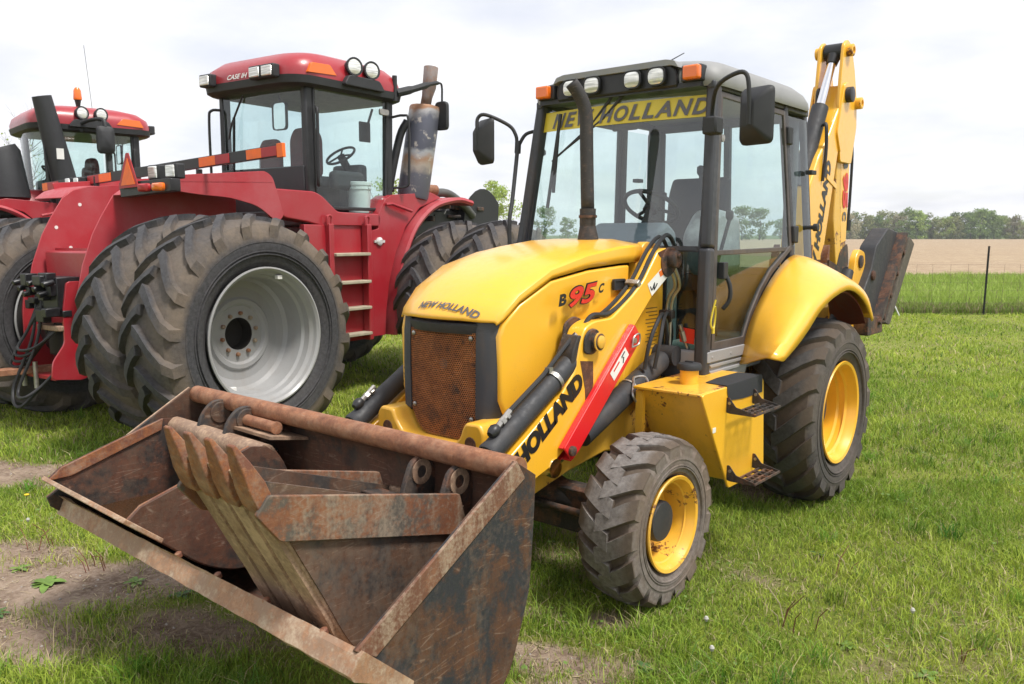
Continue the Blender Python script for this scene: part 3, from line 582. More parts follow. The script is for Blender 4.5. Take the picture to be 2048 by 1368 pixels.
# --- loader arms with cylinders, both sides
arm_poly = [(.617, 1.79), (.69, 1.803), (.775, 1.795), (.815, 1.75), (.794, 1.70), (.697, 1.650), (.561, 1.53), (.348, 1.35), (-.03, 1.02), (-.27, .795), (-.398, .722), (-.517, .69), (-1.14, .37), (-1.27, .37), (-1.31, .47), (-1.25, .56), (-.80, .79), (-.557, .925), (-.32, 1.065), (-.19, 1.19), (-.15, 1.33), (-.11, 1.40), (-.03, 1.43), (.144, 1.435), (.341, 1.54), (.454, 1.615)]
AX0, AX1 = .44, .545
for sx in (1, -1):
    m_ = (lambda mb: mb) if sx > 0 else mirx
    mb = MB().prism(rnd(arm_poly, .03, 3), 'x', AX0, AX1); arm = part(m_(mb), 'lift_arm', M['yellow'], bevel=.008)
    mb = MB(); mb.prism(rnd([(.70, 1.806), (.635, 1.74), (.65, 1.66), (.71, 1.625), (.79, 1.66), (.83, 1.74), (.80, 1.80)], .03), 'x', AX1 - .01, AX1 + .010); mb.lathe([(0, .052), (.05, .052), (.055, .043), (.055, 0)], (AX1, .745, 1.735), n=20); mb.lathe([(0, .018), (.02, .015), (.02, 0)], (AX1 + .05, .745, 1.755), n=8)
    m_(mb).build('arm_pivot_pin', M['dkrust'], arm, bevel=.004)
    mb = MB(); mb.prism(rnd([(-.13, 1.27), (-.125, 1.36), (-.07, 1.40), (.0, 1.385), (.03, 1.32), (-.04, 1.255)], .03), 'x', AX1 + .001, AX1 + .014); mb.prism(rnd([(-.16, 1.26), (-.14, 1.42), (-.06, 1.455), (.02, 1.43), (.035, 1.32), (-.04, 1.21)], .03), 'x', AX0 - .016, AX0 - .001)
    each(m_(mb), 'tilt_bracket', M['dkrust'], arm, bevel=.006)
    m_(MB().prism(rnd([(-.225, 1.17), (-.205, 1.28), (-.155, 1.37), (-.12, 1.36), (-.14, 1.18)], .02), 'x', AX0 - .006, AX1 - .006)).build('cylinder_clevis', M['dkrust'], arm, bevel=.008)
    mb = MB(); mb.lathe([(0, .048), (.03, .048), (.034, .04), (.034, .026), (.02, .024), (.02, 0)], (AX1 + .012, -.03, 1.325), n=20); m_(mb).build('bracket_pin', M['dkrust'], arm)
    mb = MB(); mb.lathe([(0, .034), (.012, .034), (.016, .026), (.016, .0)], (AX1 + .04, -.03, 1.325), n=20); mb.lathe([(0, .05), (.008, .05), (.008, .036)], (AX1 + .036, -.03, 1.325), n=20); m_(mb).build('pin_cap', M['yellow_worn'], arm)
    if sx > 0:
        MB().prism([(-.15, 1.235), (-.035, 1.22), (-.03, 1.10), (-.06, 1.02), (-.095, .955), (-.105, 1.08)], 'x', AX1 + .0006, AX1 + .0016).build('rust_stain', M['rustsolid'], arm)
        MB().prism([(.60, 1.775), (.71, 1.80), (.74, 1.70), (.70, 1.66), (.665, 1.69), (.655, 1.74), (.63, 1.75)], 'x', AX1 + .0006, AX1 + .0012).build('rust_stain', M['rustsolid'], arm)
        text('arm_lettering', 'NEW HOLLAND', M['letter'], arm, V(AX1 + .002, -.913, .566), V(0, .805, .535), V(0, -.553, .833) * .105, .065, .001, .1)
        sk = MB().add([V(AX1 + .002, *p) for p in ((.495, 1.60), (.545, 1.53), (.715, 1.63), (.665, 1.695))], [(0, 1, 2, 3)]).build('warning_sticker', M['sticker'], arm, smooth=0)
        MB().add([V(AX1 + .003, *p) for p in ((.615, 1.665), (.635, 1.635), (.70, 1.66), (.675, 1.688))], [(0, 1, 2, 3)]).build('sticker_header', plain('orange_sticker_ink', (.75, .16, .02), .5), sk, smooth=0)
        MB().tube(curve([(AX1 + .003, .525, 1.585), (AX1 + .003, .545, 1.565), (AX1 + .003, .57, 1.605), (AX1 + .003, .565, 1.565), (AX1 + .003, .60, 1.60)], 3), .0035, 5).build('sticker_pictogram', M['letter'], sk)
    # tilt cylinder lying on top of the arm
    a, b = V(.49, -.80, .862), V(.49, -.05, 1.29); d = (b - a).normalized(); nrm = V(0, -d.z, d.y)
    mb = MB(); mb.tube([a, a + d * .012, a + d * .05, b], [.054, .059, .054, .054], 20); mb.tube([b, b + d * .05], [.05, .03], 14); tc_ = part(m_(mb), 'tilt_cylinder', M['cyl'])
    mb = MB(); mb.tube([a - d * .02, a - d * .52], .032, 14); m_(mb).build('piston_rod', M['chrome'], tc_)
    mb = MB(); c = lerp(a, b, .66); mb.lathe([(-.012, .055), (-.012, .061), (.012, .061), (.012, .055)], c, d, 20); mb.box(c + nrm * .07, (.03, .03, .03)); m_(mb).build('hose_clamp', M['steel'], tc_)
    mb = MB(); q = a + d * .10 + nrm * .072; mb.tube([q - d * .04, q - d * .02, q, q + d * .02], [.018, .028, .03, .02], 10); m_(mb).build('port_fitting', M['black'], tc_)
    mb = MB(); mb.tube([q + d * .02, q + d * .13 + nrm * .010], .015, 8); mb.tube([q + d * .05, q + d * .075], .020, 6); mb.tube([q + d * .09, q + d * .11], .019, 6); m_(mb).build('hose_fitting', M['steel'], tc_)
    mb = MB(); mb.tube(curve([q + d * .12 + nrm * .01, q + d * .4 + nrm * .004, c + nrm * .080, b + nrm * .10, V(.475, .14, 1.452), V(.475, .285, 1.520), V(.47, .45, 1.625), V(.47, .61, 1.790), V(.46, .76, 1.865), V(.45, .87, 1.80), V(.45, .88, 1.68)], 6), .012, 8)
    (part(m_(mb), 'hydraulic_hose', M['hose']) if sx > 0 else None)
    mb = MB(); mb.tube(curve([V(.50, -.06, 1.40), V(.505, .01, 1.455), V(.515, .14, 1.455), V(.52, .285, 1.512), V(.52, .45, 1.620), V(.515, .60, 1.775), V(.50, .77, 1.875), V(.48, .90, 1.82), V(.47, .92, 1.70)], 6), .013, 8); (part(m_(mb), 'hydraulic_hose', M['hose']) if sx > 0 else None)
    mb = MB(); mb.tube([V(.50, -.13, 1.345), V(.50, -.10, 1.37), V(.50, -.06, 1.40)], [.022, .018, .016], 8); part(m_(mb), 'hose_fitting', M['steel'])
    mb = MB(); mb.box((.50, .42, 1.600), (.085, .035, .05), Matrix.Rotation(R(38), 3, 'X')); part(m_(mb), 'hose_clamp', M['steel'], bevel=.004)
    # lift cylinder below the arm
    a, b = V(.50, -.30, .735), V(.50, .76, 1.14); d = (b - a).normalized()
    mb = MB(); mb.tube([a + d * .24, b - d * .04, b], [.064, .064, .05], 20); mb.lathe([(-.07, .06), (.07, .06), (.07, 0)], b + d * .05, (1, 0, 0), 18); lc = part(m_(mb), 'lift_cylinder', M['cyl'])
    mb = MB(); mb.tube([a - d * .05, a + d * .26], .034, 14); mb.lathe([(-.05, .05), (.05, .05)], a - d * .06, (1, 0, 0), 16, caps=True); m_(mb).build('piston_rod', M['chrome'], lc)
    mb = MB(); e = a + d * .74 + V(.07, 0, .0); mb.tube(curve([e + V(-.02, -.03, .05), e + V(.012, -.085, -.01), e + V(.014, -.02, -.055), e + V(.012, .07, .02), e + V(-.02, .09, .07), e + V(-.04, .01, .075), e + V(-.02, -.03, .05)], 5), .008, 6); m_(mb).build('locking_pin', M['steel'], lc)
    mb = MB(); mb.lathe([(-.006, .066), (-.006, .069), (.006, .069), (.006, .066)], a + d * .74, d, 20); m_(mb).build('pin_clip', M['steel'], lc)
    for o1, o2 in ((0, 0), (.03, .06)):
        mb = MB(); mb.tube(curve([b + V(.04 + o1, -.27 + o2, -.03), b + V(.05 + o1, -.23 + o2, .13), b + V(.04, -.12 + o2, .25), b + V(.0, .0 + o2, .26), b + V(-.02, .08 + o2, .12), b + V(-.04, .10, -.02)], 6), .012, 8); part(m_(mb), 'hydraulic_hose', M['hose'])
    mb = MB(); mb.tube([b + V(.06, .10, .20), b + V(.10, .15, .02)], .012, 8); mb.tube([b + V(.068, .11, .16), b + V(.08, .125, .10)], .018, 6); part(m_(mb), 'hose_fitting', M['steel'])
    if sx > 0:   # red safety strut
        a, b = V(.585, -.30, .775), V(.585, .34, 1.348); d = (b - a).normalized(); nr = V(0, -d.z, d.y)
        mb = MB(); wd = .056
        P = [a - nr * wd * .8, a + nr * wd, a + nr * wd + d * .12, b + nr * wd, b - nr * wd, a - nr * wd * 1.0 + d * .08]
        P = rnd([(p.y, p.z) for p in P], .012); mb.prism(P, 'x', .577, .588); mb.prism([(q.y, q.z) for q in (a + nr * wd, a + nr * (wd - .012), b + nr * (wd - .012), b + nr * wd)], 'x', .549, .576); mb.prism([(q.y, q.z) for q in (a - nr * wd, a - nr * (wd - .012), b - nr * (wd - .012), b - nr * wd)], 'x', .50, .576)
        st_ = part(mb, 'safety_strut', M['strut_red'], bevel=.003)
        mb = MB(); mb.lathe([(0, .026), (.02, .026), (.024, .018), (.024, 0)], a + d * .03, n=14); mb.build('strut_bolt', M['dkrust'], st_)
        c = lerp(a, b, .72); MB().add([c + V(.0045, 0, 0) + d * p + nr * q for p, q in ((-.10, -.025), (.09, -.025), (.09, .036), (-.10, .036))], [(0, 1, 2, 3)]).build('warning_sticker', M['sticker'], st_, smooth=0)
        MB().tube([c + V(.006, 0, 0) + d * p + nr * q for p, q in ((.02, -.015), (.045, .005), (.03, .02), (.07, .022))], .003, 5).build('sticker_pictogram', M['letter'], st_)
        MB().add([c + V(.0055, 0, 0) + d * p + nr * q for p, q in ((-.07, .012), (.0, .012), (.0, .022), (-.07, .022))], [(0, 1, 2, 3)]).build('sticker_header', M['letter_red'], st_, smooth=0)
        mb = MB(); c = lerp(a, b, .92); mb.tube(curve([c + V(.02, 0, 0) + d * p + nr * q for p, q in ((-.05, .0), (0, .03), (.05, 0.), (.01, -.035), (-.05, 0))], 5), .005, 6); mb.lathe([(0, .016), (.018, .016), (.018, 0)], c, n=10); mb.build('lynch_pin', M['steel'], st_)
# --- loader towers
for sx in (1, -1):
    mb = MB().prism(rnd([(.42, .95), (.50, 1.30), (.57, 1.76), (.66, 1.84), (.82, 1.82), (.875, 1.70), (.875, .95)], .03), 'x', sx * .375, sx * .430); tw = part(mb, 'loader_tower', M['yellow'], bevel=.006)
    mb = MB()
    for dx in (0, .03): mb.tube(curve([(sx * (.50 + dx), .80, 1.72), (sx * (.52 + dx), .86, 1.58), (sx * (.47 + dx), .86, 1.46), (sx * (.46 + dx), .86, 1.10)], 5), .010, 7)
    each(mb, 'steel_pipe', M['steel'], BH); mb = MB(); mb.box((sx * .475, .85, 1.40), (.09, .05, .05)); part(mb, 'pipe_clamp', M['dkrust'], bevel=.006)
    if sx > 0:
        mb = MB()
        for k in range(12): mb.box((.4315, .74 + .02 * (k % 3 == 0), 1.20 + .022 * k), (.001, .13 - .03 * (k % 4 == 1), .006))
        mb.build('load_chart', plain('chart_ink', (.25, .15, .03), .6), tw, smooth=0)
# --- exhaust
mb = MB(); mb.tube([(.115, .52, 1.80), (.115, .52, 1.86), (.112, .52, 1.93)], [.066, .060, .046], 20); mb.tube([(.112, .52, 1.93), (.112, .52, 2.03)], .047, 20)
mb.tube([(.112, .52, 2.0)] + curve([(.108, .52, 2.1), (.098, .52, 2.40), (.094, .52, 2.55), (.085, .507, 2.63), (.066, .475, 2.70), (.042, .44, 2.755)], 4), [.038] * 22, 20, caps=False)
ex = part(mb, 'exhaust_stack', rusty('scorched_exhaust', (.030, .028, .029), (.040, .032, .030), (.060, .044, .037), (.10, .09, .085), rust=.22, mudamt=.12, sc=3), solid=.004)
mb = MB(); mb.lathe([(-.008, .049), (-.008, .054), (.008, .054), (.008, .049)], (.112, .52, 1.985), (0, 0, 1), 20); mb.box((.165, .505, 1.985), (.04, .014, .014)); mb.build('exhaust_clamp', M['dkrust'], ex)
# --- tank box with steps
tank = MB(); tank.prism(rnd([(.30, 1.045), (1.085, 1.052), (1.135, .46), (.66, .46)], [.05, .06, .02, .02], 4), 'x', .985, 1.0); tk = part(tank, 'step_box', M['yellow'], bevel=.004)
mb = MB(); mb.prism(rnd([(.335, 1.03), (1.07, 1.036), (1.12, .50), (.66, .50)], .02), 'x', .58, .983); mb.build('tank', M['yellow_worn'], tk, bevel=.004)
mb = MB(); mb.prism([(.30, 1.032), (1.08, 1.04), (1.08, 1.054), (.30, 1.048)], 'x', .585, .99); mb.build('tank_top', M['yellow_worn'], tk, bevel=.004)
mb = MB().prism(rnd([(.33, .52), (.33, 1.02), (.36, 1.02), (.36, .52)], .004), 'x', .585, .63); mb.lathe([(0, .016), (.006, .016), (.006, 0)], (.608, .327, .74), (0, -1, 0), 10); mb.build('tank_bracket', M['yellow_worn'], tk)
mb = MB(); mb.loft([[(.86, .62, 1.0555), (1.0, .60, 1.0555), (1.0045, .60, 1.02), (1.0045, .62, .97)], [(.84, .80, 1.0555), (1.0, .80, 1.0565), (1.0045, .80, 1.03), (1.0045, .80, .955)], [(.85, 1.05, 1.0575), (1.0, 1.06, 1.0585), (1.0045, 1.06, 1.03), (1.0045, 1.06, .955)]], True); mb.build('antislip_pad', plain('black_grip_tape', (.022, .023, .026), .8, bump=.4), tk)
mb = MB(); mb.tube([(.79, .56, 1.04), (.79, .56, 1.135)], .052, 22); mb.build('filler_neck', M['yellow'], tk)
mb = MB(); mb.lathe([(0, .068), (.02, .070), (.034, .062), (.04, .03), (.04, 0)], (.79, .56, 1.13), (0, 0, 1), 22); mb.box((.79, .56, 1.171), (.05, .02, .012)); mb.build('filler_cap', M['plastic'], tk)
MB().prism(rrect(.035, .028, .004, (.46, .83)), 'x', 1.0, 1.002).build('small_label', M['sticker'], tk)
for z, y0 in ((.905, .60), (.515, .63)):
    st_ = empty('step', (0, 0, 0)); st_.parent = BH
    for y in (y0, y0 + .335):
        br = rnd([(1.0, z + .085), (1.015, z + .085), (1.055, z + .035), (1.17, z + .010), (1.17, z - .004), (1.02, z - .004), (1.0, z + .0)], .006)
        MB().prism(br, 'y', y, y + .006).build('step_bracket', M['dkrust'], st_)
        mb = MB(); mb.lathe([(0, .009), (.006, .009), (.006, 0)], (1.02, y - .001, z + .055), (0, -1, 0), 8); mb.build('bracket_bolt', M['steel'], st_)
    mb = MB(); 
    for k in range(4): mb.box((1.045 + k * .04, y0 + .17, z + .002 + (.002 if k % 2 else 0)), (.010, .335, .012))
    for k in range(7): mb.box((1.105, y0 + .02 + k * .05, z + .0035), (.13, .008, .010), Matrix.Rotation(R(18 if k % 2 else -18), 3, 'Z'))
    mb.build('step_tread', M['dkrust'], st_)
# --- rear fenders
I_ = [(1.33, 1.06), (1.45, 1.30), (1.64, 1.49), (1.87, 1.64), (2.12, 1.73), (2.39, 1.70), (2.62, 1.62), (2.78, 1.50), (2.86, 1.36), (2.88, 1.22)]
T_ = [(1.00, 1.165), (1.20, 1.27), (1.42, 1.375), (1.60, 1.465), (1.83, 1.535), (2.07, 1.575), (2.25, 1.57), (2.45, 1.52), (2.63, 1.43), (2.77, 1.27)]
O_ = [(1.08, 1.145), (1.27, 1.215), (1.45, 1.30), (1.62, 1.395), (1.83, 1.465), (2.06, 1.505), (2.22, 1.50), (2.39, 1.455), (2.55, 1.375), (2.69, 1.255)]
ii, tt, oo = [curve([V(0, *p) for p in q], 4) for q in (I_, T_, O_)]
for sx in (1, -1):
    rings = [[(sx * .735, a.y, a.z), (sx * .80, lerp(a.y, b.y, .14), lerp(a.z, b.z, .10) + .006), (sx * .90, lerp(a.y, b.y, .45), lerp(a.z, b.z, .40) + .016), (sx * 1.02, lerp(a.y, b.y, .84), lerp(a.z, b.z, .80) + .016), (sx * 1.075, b.y, b.z + .003), (sx * 1.10, lerp(b.y, c.y, .2), lerp(b.z, c.z, .2)), (sx * 1.115, c.y, c.z)] for a, b, c in zip(ii, tt, oo)]
    part(MB().loft(rings, False), 'rear_fender', M['yellow'], solid=.014, smooth=50)
    mb = MB().loft([[(sx * .74, a.y, a.z - .03), (sx * 1.07, c.y, c.z - .004), (sx * 1.07, c.y, c.z - .02), (sx * .74, a.y, a.z - .05)] for a, c in zip(ii[4:], oo[4:])]); part(mb, 'fender_liner', plain('red_brown_primer', (.15, .022, .008), .7), smooth=40)
# --- cab
xc = lambda z: .72 - max(0, z - 1.8) * .066
def bar(mb, a, b, w_, d_, up=(1, 0, 0)):          # straight bar of rectangular section
    a, b = Vector(a), Vector(b); t = (b - a).normalized(); u = Vector(up); u = (u - t * u.dot(t)).normalized(); v_ = t.cross(u)
    mb.loft([[p + u * w_ / 2 + v_ * d_ / 2, p - u * w_ / 2 + v_ * d_ / 2, p - u * w_ / 2 - v_ * d_ / 2, p + u * w_ / 2 - v_ * d_ / 2] for p in (a, b)])
for sx in (1, -1):
    mb = MB(); bar(mb, (sx * .70, .875, 1.0), (sx * .70, .90, 1.8), .075, .085); bar(mb, (sx * .70, .90, 1.8), (sx * .64, 1.055, 2.78), .07, .085); part(mb, 'front_pillar', M['frame'], bevel=.02, seg=3)
    mb = MB(); bar(mb, (sx * .70, 2.15, 1.60), (sx * .70, 2.14, 1.8), .05, .06); bar(mb, (sx * .70, 2.14, 1.8), (sx * .64, 2.07, 2.76), .05, .06); part(mb, 'door_pillar', M['frame'], bevel=.012)
    mb = MB(); bar(mb, (sx * .69, 2.55, 1.55), (sx * .62, 2.47, 2.76), .05, .05); part(mb, 'rear_pillar', M['frame'], bevel=.012)
    mb = MB(); bar(mb, (sx * .643, 1.0, 2.755), (sx * .63, 2.5, 2.745), .05, .05); part(mb, 'roof_rail', M['frame'], bevel=.01)
    # door: frame, upper and lower glass
    D0 = [(.945, 1.19), (.945, 1.80), (1.085, 2.725), (2.045, 2.715), (2.115, 1.78), (1.99, 1.715), (1.80, 1.62), (1.64, 1.50), (1.50, 1.35), (1.415, 1.17)]
    D1 = [(.985, 1.235), (.985, 1.80), (1.115, 2.69), (2.015, 2.68), (2.075, 1.80), (1.965, 1.745), (1.775, 1.655), (1.61, 1.53), (1.465, 1.375), (1.375, 1.235)]
    mb = MB().ring_prism(D0, D1, 'x', lambda y, z: sx * (xc(z) - .02), lambda y, z: sx * (xc(z) + .008)); mb.prism([(.98, 1.755), (2.09, 1.765), (2.09, 1.795), (.98, 1.785)], 'x', sx * .705, sx * .722)
    door = part(mb, 'cab_door', M['frame'] if sx < 0 else paint('door_frame_brown', (.055, .045, .042), dirt=(.2, .13, .08), amt=.5, coat=0, rough=.5), bevel=.004)
    up = [(.985, 1.785), (1.115, 2.69), (2.015, 2.68), (2.075, 1.795)]; lo = [(.985, 1.235), (.985, 1.757), (2.05, 1.766)] + D1[5:]
    MB().add([(sx * xc(z), y, z) for y, z in up], [(0, 1, 2, 3)]).build('door_glass', M['glass'], door, smooth=0)
    MB().add([(sx * .715, y, z) for y, z in lo], [tuple(range(len(lo)))]).build('lower_door_glass', M['glass_dk'], door, smooth=0)
    mb = MB(); mb.box((sx * .745, 1.03, 1.665), (.04, .055, .10)); mb.tube(curve([(sx * .75, 1.055, 1.64), (sx * .775, 1.065, 1.57), (sx * .775, 1.065, 1.49), (sx * .74, 1.05, 1.43)], 4), .014, 8); mb.build('door_handle', M['plastic'], door, bevel=.01)
    for y, z in ((2.10, 2.55), (2.16, 1.88)): MB().box((sx * (xc(z) + .012), y - .01, z), (.035, .075, .12)).build('door_hinge', M['plastic'], door, bevel=.01)
    MB().lathe([(0, .022), (.012, .022), (.014, 0)], (sx * (xc(2.35) - .01), 1.10, 2.45), (sx, 0, 0), 14).build('glass_latch', M['steel'], door)
    qg = [(2.16, 1.72), (2.095, 2.69), (2.45, 2.69), (2.53, 1.62), (2.35, 1.69)]
    part(MB().add([(sx * (xc(z) - .004), y, z) for y, z in qg], [tuple(range(5))]), 'quarter_glass', M['glass'], smooth=0)
    mb = MB(); mb.lathe([(0, .016), (.05, .016), (.05, .028), (.085, .028), (.085, 0)], (sx * .70, 2.44, 1.93), (sx, 0, 0), 12); mb.box((sx * .72, 2.42, 2.32), (.05, .09, .03)); each(mb, 'window_knob', M['plastic'], BH, bevel=.004)
    fw_ = [(.42, 1.19), (.655, 1.19), (.655, 1.775), (.45, 1.775)]
    part(MB().add([(sx * x, .895, z) for x, z in fw_], [(0, 1, 2, 3)]), 'lower_front_glass', M['glass_dk'], smooth=0)
    mb = MB().ring_prism([(sx * .40, 1.165), (sx * .672, 1.165), (sx * .672, 1.805), (sx * .43, 1.805)], [(sx * x, z) for x, z in fw_], 'y', .885, .90); part(mb, 'lower_window_frame', M['frame'])
    # moulded grey skirt below the door
    sk = [(.86, 1.19), (.86, 1.10), (.90, 1.065), (.93, 1.04), (.95, .99), (1.43, .99), (1.46, 1.06), (1.42, 1.19)]
    mb = MB(); mb.prism(rnd(sk, .02), 'x', sx * .30, sx * .725)
    for k, z in enumerate((1.045, 1.085)): mb.prism([(.93, z), (1.44, z), (1.44, z + .02), (.91, z + .02)], 'x', sx * .72, sx * .737)
    mb.prism(rnd([(.87, 1.12), (.87, 1.185), (1.42, 1.185), (1.43, 1.12)], .01), 'x', sx * .72, sx * .742)
    for y in (.93, 1.18): mb.lathe([(0, .010), (.003, .010), (.003, 0)], (sx * .742, y, 1.15), (sx, 0, 0), 8)
    part(mb, 'cab_skirt', M['skirt'], bevel=.008)
mb = MB(); mb.tube(curve([(.775, .885, 1.50), (.765, .87, 1.43), (.762, .855, 1.36), (.768, .875, 1.325), (.762, .90, 1.35), (.765, .905, 1.41), (.77, .89, 1.46)], 4), .006, 6); mb.box((.768, .878, 1.318), (.01, .02, .035)); part(mb, 'key_ring_tag', M['banner'])
mb = MB(); mb.prism(rnd([(.55, 1.235), (.645, 1.225), (.648, 1.315), (.545, 1.325)], .006), 'y', .878, .881); part(mb, 'red_decal', M['letter_red'])
# windshield with banner
def ws(x, z): return lerp(.895, 1.06, (z - 1.80) / .94) - .055 * (1 - (x / .66) ** 2)
def ws_sheet(x0, x1, z0, z1, off=0, n=9, tx=.04):
    r = []
    for j in range(3):
        z = lerp(z0, z1, j / 2); k = 1 - tx * (z - 1.8) / .94; r.append([(x * k, ws(x * k, z) + off, z) for x in np.linspace(x0, x1, n)])
    return MB().loft(r, False)
wsh = part(ws_sheet(-.655, .655, 1.80, 2.745), 'windshield', M['glass_lt'])
bn = ws_sheet(-.64, .655, 2.575, 2.705, -.004).build('banner', M['banner'], wsh)
for k, (ch, x0, wd) in enumerate(zip('NEWHOLLAND', (-.53, -.42, -.325, -.13, -.02, .095, .19, .275, .40, .52), (.10, .085, .135, .10, .10, .08, .08, .115, .11, .10))):
    xa, xb = x0, x0 + wd; za = 2.590
    text('banner_letter', ch, M['letter_grey'], bn, (xa, ws(xa, za) - .005, za), (xb - xa, ws(xb, za) - ws(xa, za), 0), (.012, ws(xa, 2.69) - ws(xa, za), .098), .03, .004, .15)
mb = MB()
for sx in (1, -1): bar(mb, (sx * .66, ws(.66, 1.8), 1.80), (sx * .632, ws(.632, 2.745), 2.745), .022, .016)
mb.loft([[(x, ws(x, z) + dy, z) for x in np.linspace(-.66, .66, 9)] for z, dy in ((1.785, -.006), (1.81, -.006), (1.81, .012), (1.785, .012))] , False); part(mb, 'windshield_seal', M['frame'])
for pts in (((.06, 1.00, 2.775), (-.10, .985, 2.62), (-.47, .965, 2.395)), ((-.03, 1.00, 2.77), (-.20, .985, 2.58), (-.50, .965, 2.37))):
    mb = MB(); mb.tube(pts, [.011, .009, .006], 8); wp = part(mb, 'wiper_arm', M['plastic'])
    e = Vector(pts[2]); q = V(-.53, .955, 2.06); top = V(-.44, .98, 2.68)
    mb = MB(); bar(mb, top if pts[0][0] < 0 else e + V(.02, 0, .15), q + (V(0, 0, 0) if pts[0][0] < 0 else V(.05, 0, .1)), .012, .02, (0, 1, 0)); mb.build('wiper_blade', M['hose'], wp)
# rear window and frame
part(MB().add([(-.66, 2.54, 1.62), (.66, 2.54, 1.62), (.61, 2.475, 2.70), (-.61, 2.475, 2.70)], [(0, 1, 2, 3)]), 'rear_window', M['glass'], smooth=0)
mb = MB(); bar(mb, (-.69, 2.54, 1.60), (.69, 2.54, 1.60), .06, .05, (0, 0, 1)); bar(mb, (-.63, 2.475, 2.72), (.63, 2.475, 2.72), .06, .05, (0, 0, 1)); bar(mb, (.05, 2.51, 1.6), (.04, 2.475, 2.72), .05, .045); part(mb, 'rear_window_frame', M['interior'], bevel=.006)
mb = MB(); mb.box((0, 1.70, 1.07), (1.38, 1.65, .12)); mb.box((0, 2.56, 1.33), (1.38, .05, .60)); mb.box((0, .93, 1.45), (.82, .06, .62)); part(mb, 'cab_floor', M['interior'], bevel=.01)
mb = MB(); mb.prism(rnd([(.955, 1.15), (.955, 1.78), (1.02, 1.90), (1.14, 1.965), (1.26, 1.90), (1.30, 1.6), (1.30, 1.15)], .04), 'x', -.24, .30); part(mb, 'dashboard', M['dash'], bevel=.03, seg=3)
mb = MB(); c = V(.06, 1.33, 2.06); ax = V(0, .55, .83).normalized(); u = V(1, 0, 0); w_ = ax.cross(u); mb.tube([c + (u * math.cos(t) + w_ * math.sin(t)) * .185 for t in np.linspace(0, 2 * math.pi, 33)], .015, 8, caps=False)
for t in (.5, 2.6, 4.7): mb.tube([c, c + (u * math.cos(t) + w_ * math.sin(t)) * .185], .012, 6)
mb.tube([c, c - ax * .35], .028, 10); mb.lathe([(-.03, .05), (.02, .045), (.025, 0)], c, ax, 16); part(mb, 'steering_wheel', M['plastic'])
seat = empty('operator_seat'); seat.parent = BH
mb = MB(); mb.prism(rnd([(1.52, 1.50), (1.50, 1.62), (2.0, 1.64), (2.05, 1.50)], .05), 'x', -.22, .28); mb.build('seat_cushion', M['seat'], seat, bevel=.03, seg=3)
mb = MB(); mb.prism(rnd([(1.92, 1.60), (2.0, 2.18), (2.06, 2.30), (2.13, 2.28), (2.12, 2.0), (2.06, 1.58)], .04), 'x', -.20, .26); mb.build('seat_back', M['seat'], seat, bevel=.05, seg=3)
mb = MB(); mb.box((.03, 1.78, 1.30), (.35, .35, .40)); mb.build('seat_base', M['black'], seat, bevel=.02)
mb = MB(); mb.prism(rnd([(1.50, 1.60), (1.48, 1.88), (1.66, 2.06), (2.00, 2.02), (2.05, 1.62)], .08), 'x', .20, .40); part(mb, 'draped_plastic_cover', plain('grey_plastic_sheet', (.33, .34, .35), .35, var=.3, scale=14), bevel=.05, seg=3)
for x, y, z1, lean in ((.33, 1.62, 2.28, -.04), (.45, 1.55, 1.98, .05), (-.36, 2.22, 2.15, 0)):
    mb = MB(); mb.tube([(x, y, 1.2), (x, y, 1.7), (x + lean, y + lean, z1)], .013, 8); mb.lathe([(-.03, .012), (-.01, .026), (.03, .026), (.04, .01)], (x + lean, y + lean, z1 + .02), (0, 0, 1), 12); part(mb, 'control_lever', M['plastic'])
mb = MB(); mb.box((-.55, 2.42, 2.15), (.16, .06, 1.1)); mb.box((.56, 2.46, 2.15), (.10, .06, 1.1)); each(mb, 'rear_post_trim', M['interior'], BH, bevel=.03)
mb = MB(); mb.box((-.02, 1.12, 2.60), (.20, .03, .10)); part(mb, 'interior_mirror', M['plastic'], bevel=.015)
# roof
def rect_ring(x, y0, y1, z, r, bow=0):
    P = rnd([(-x, y0), (x, y0), (x, y1), (-x, y1)], [r * .7, r * .7, r, r], 6); return [(px, py - bow * (1 - (px / x) ** 2) * (1 if py < (y0 + y1) / 2 else 0), z) for px, py in P]
rings = [rect_ring(.645, 1.06, 2.44, 2.770, .16), rect_ring(.688, 1.0, 2.505, 2.748, .16, .03), rect_ring(.694, .99, 2.515, 2.765, .16, .03), rect_ring(.696, .985, 2.50, 2.80, .17, .03), rect_ring(.685, .99, 2.455, 2.845, .2, .03), rect_ring(.655, 1.01, 2.36, 2.885, .25, .03), rect_ring(.59, 1.05, 2.22, 2.915, .3, .02), rect_ring(.47, 1.10, 2.02, 2.935, .3, .02), rect_ring(.25, 1.3, 1.75, 2.948, .2)]
roof = part(MB().loft(rings), 'cab_roof', M['roofgrey'], smooth=30)
mb = MB(); mb.prism(rnd([(-.45, 2.755), (.45, 2.755), (.44, 2.86), (.40, 2.892), (-.40, 2.892), (-.44, 2.86)], .02), 'y', .945, 1.05); mb.build('roof_visor', M['black'], roof, bevel=.012)
mb = MB(); mb.prism(rnd([(-.47, 2.86), (-.42, 2.88), (.42, 2.88), (.47, 2.86), (.44, 2.905), (.38, 2.918), (-.38, 2.918), (-.44, 2.905)], .01), 'y', .925, 1.25); mb.build('roof_brow', M['roofgrey'], roof, bevel=.02, seg=3)
mb = MB(); mb.prism([(-.60, 2.745), (.60, 2.745), (.60, 2.775), (-.60, 2.775)], 'y', .96, 1.1); mb.build('roof_header', M['black'], roof)
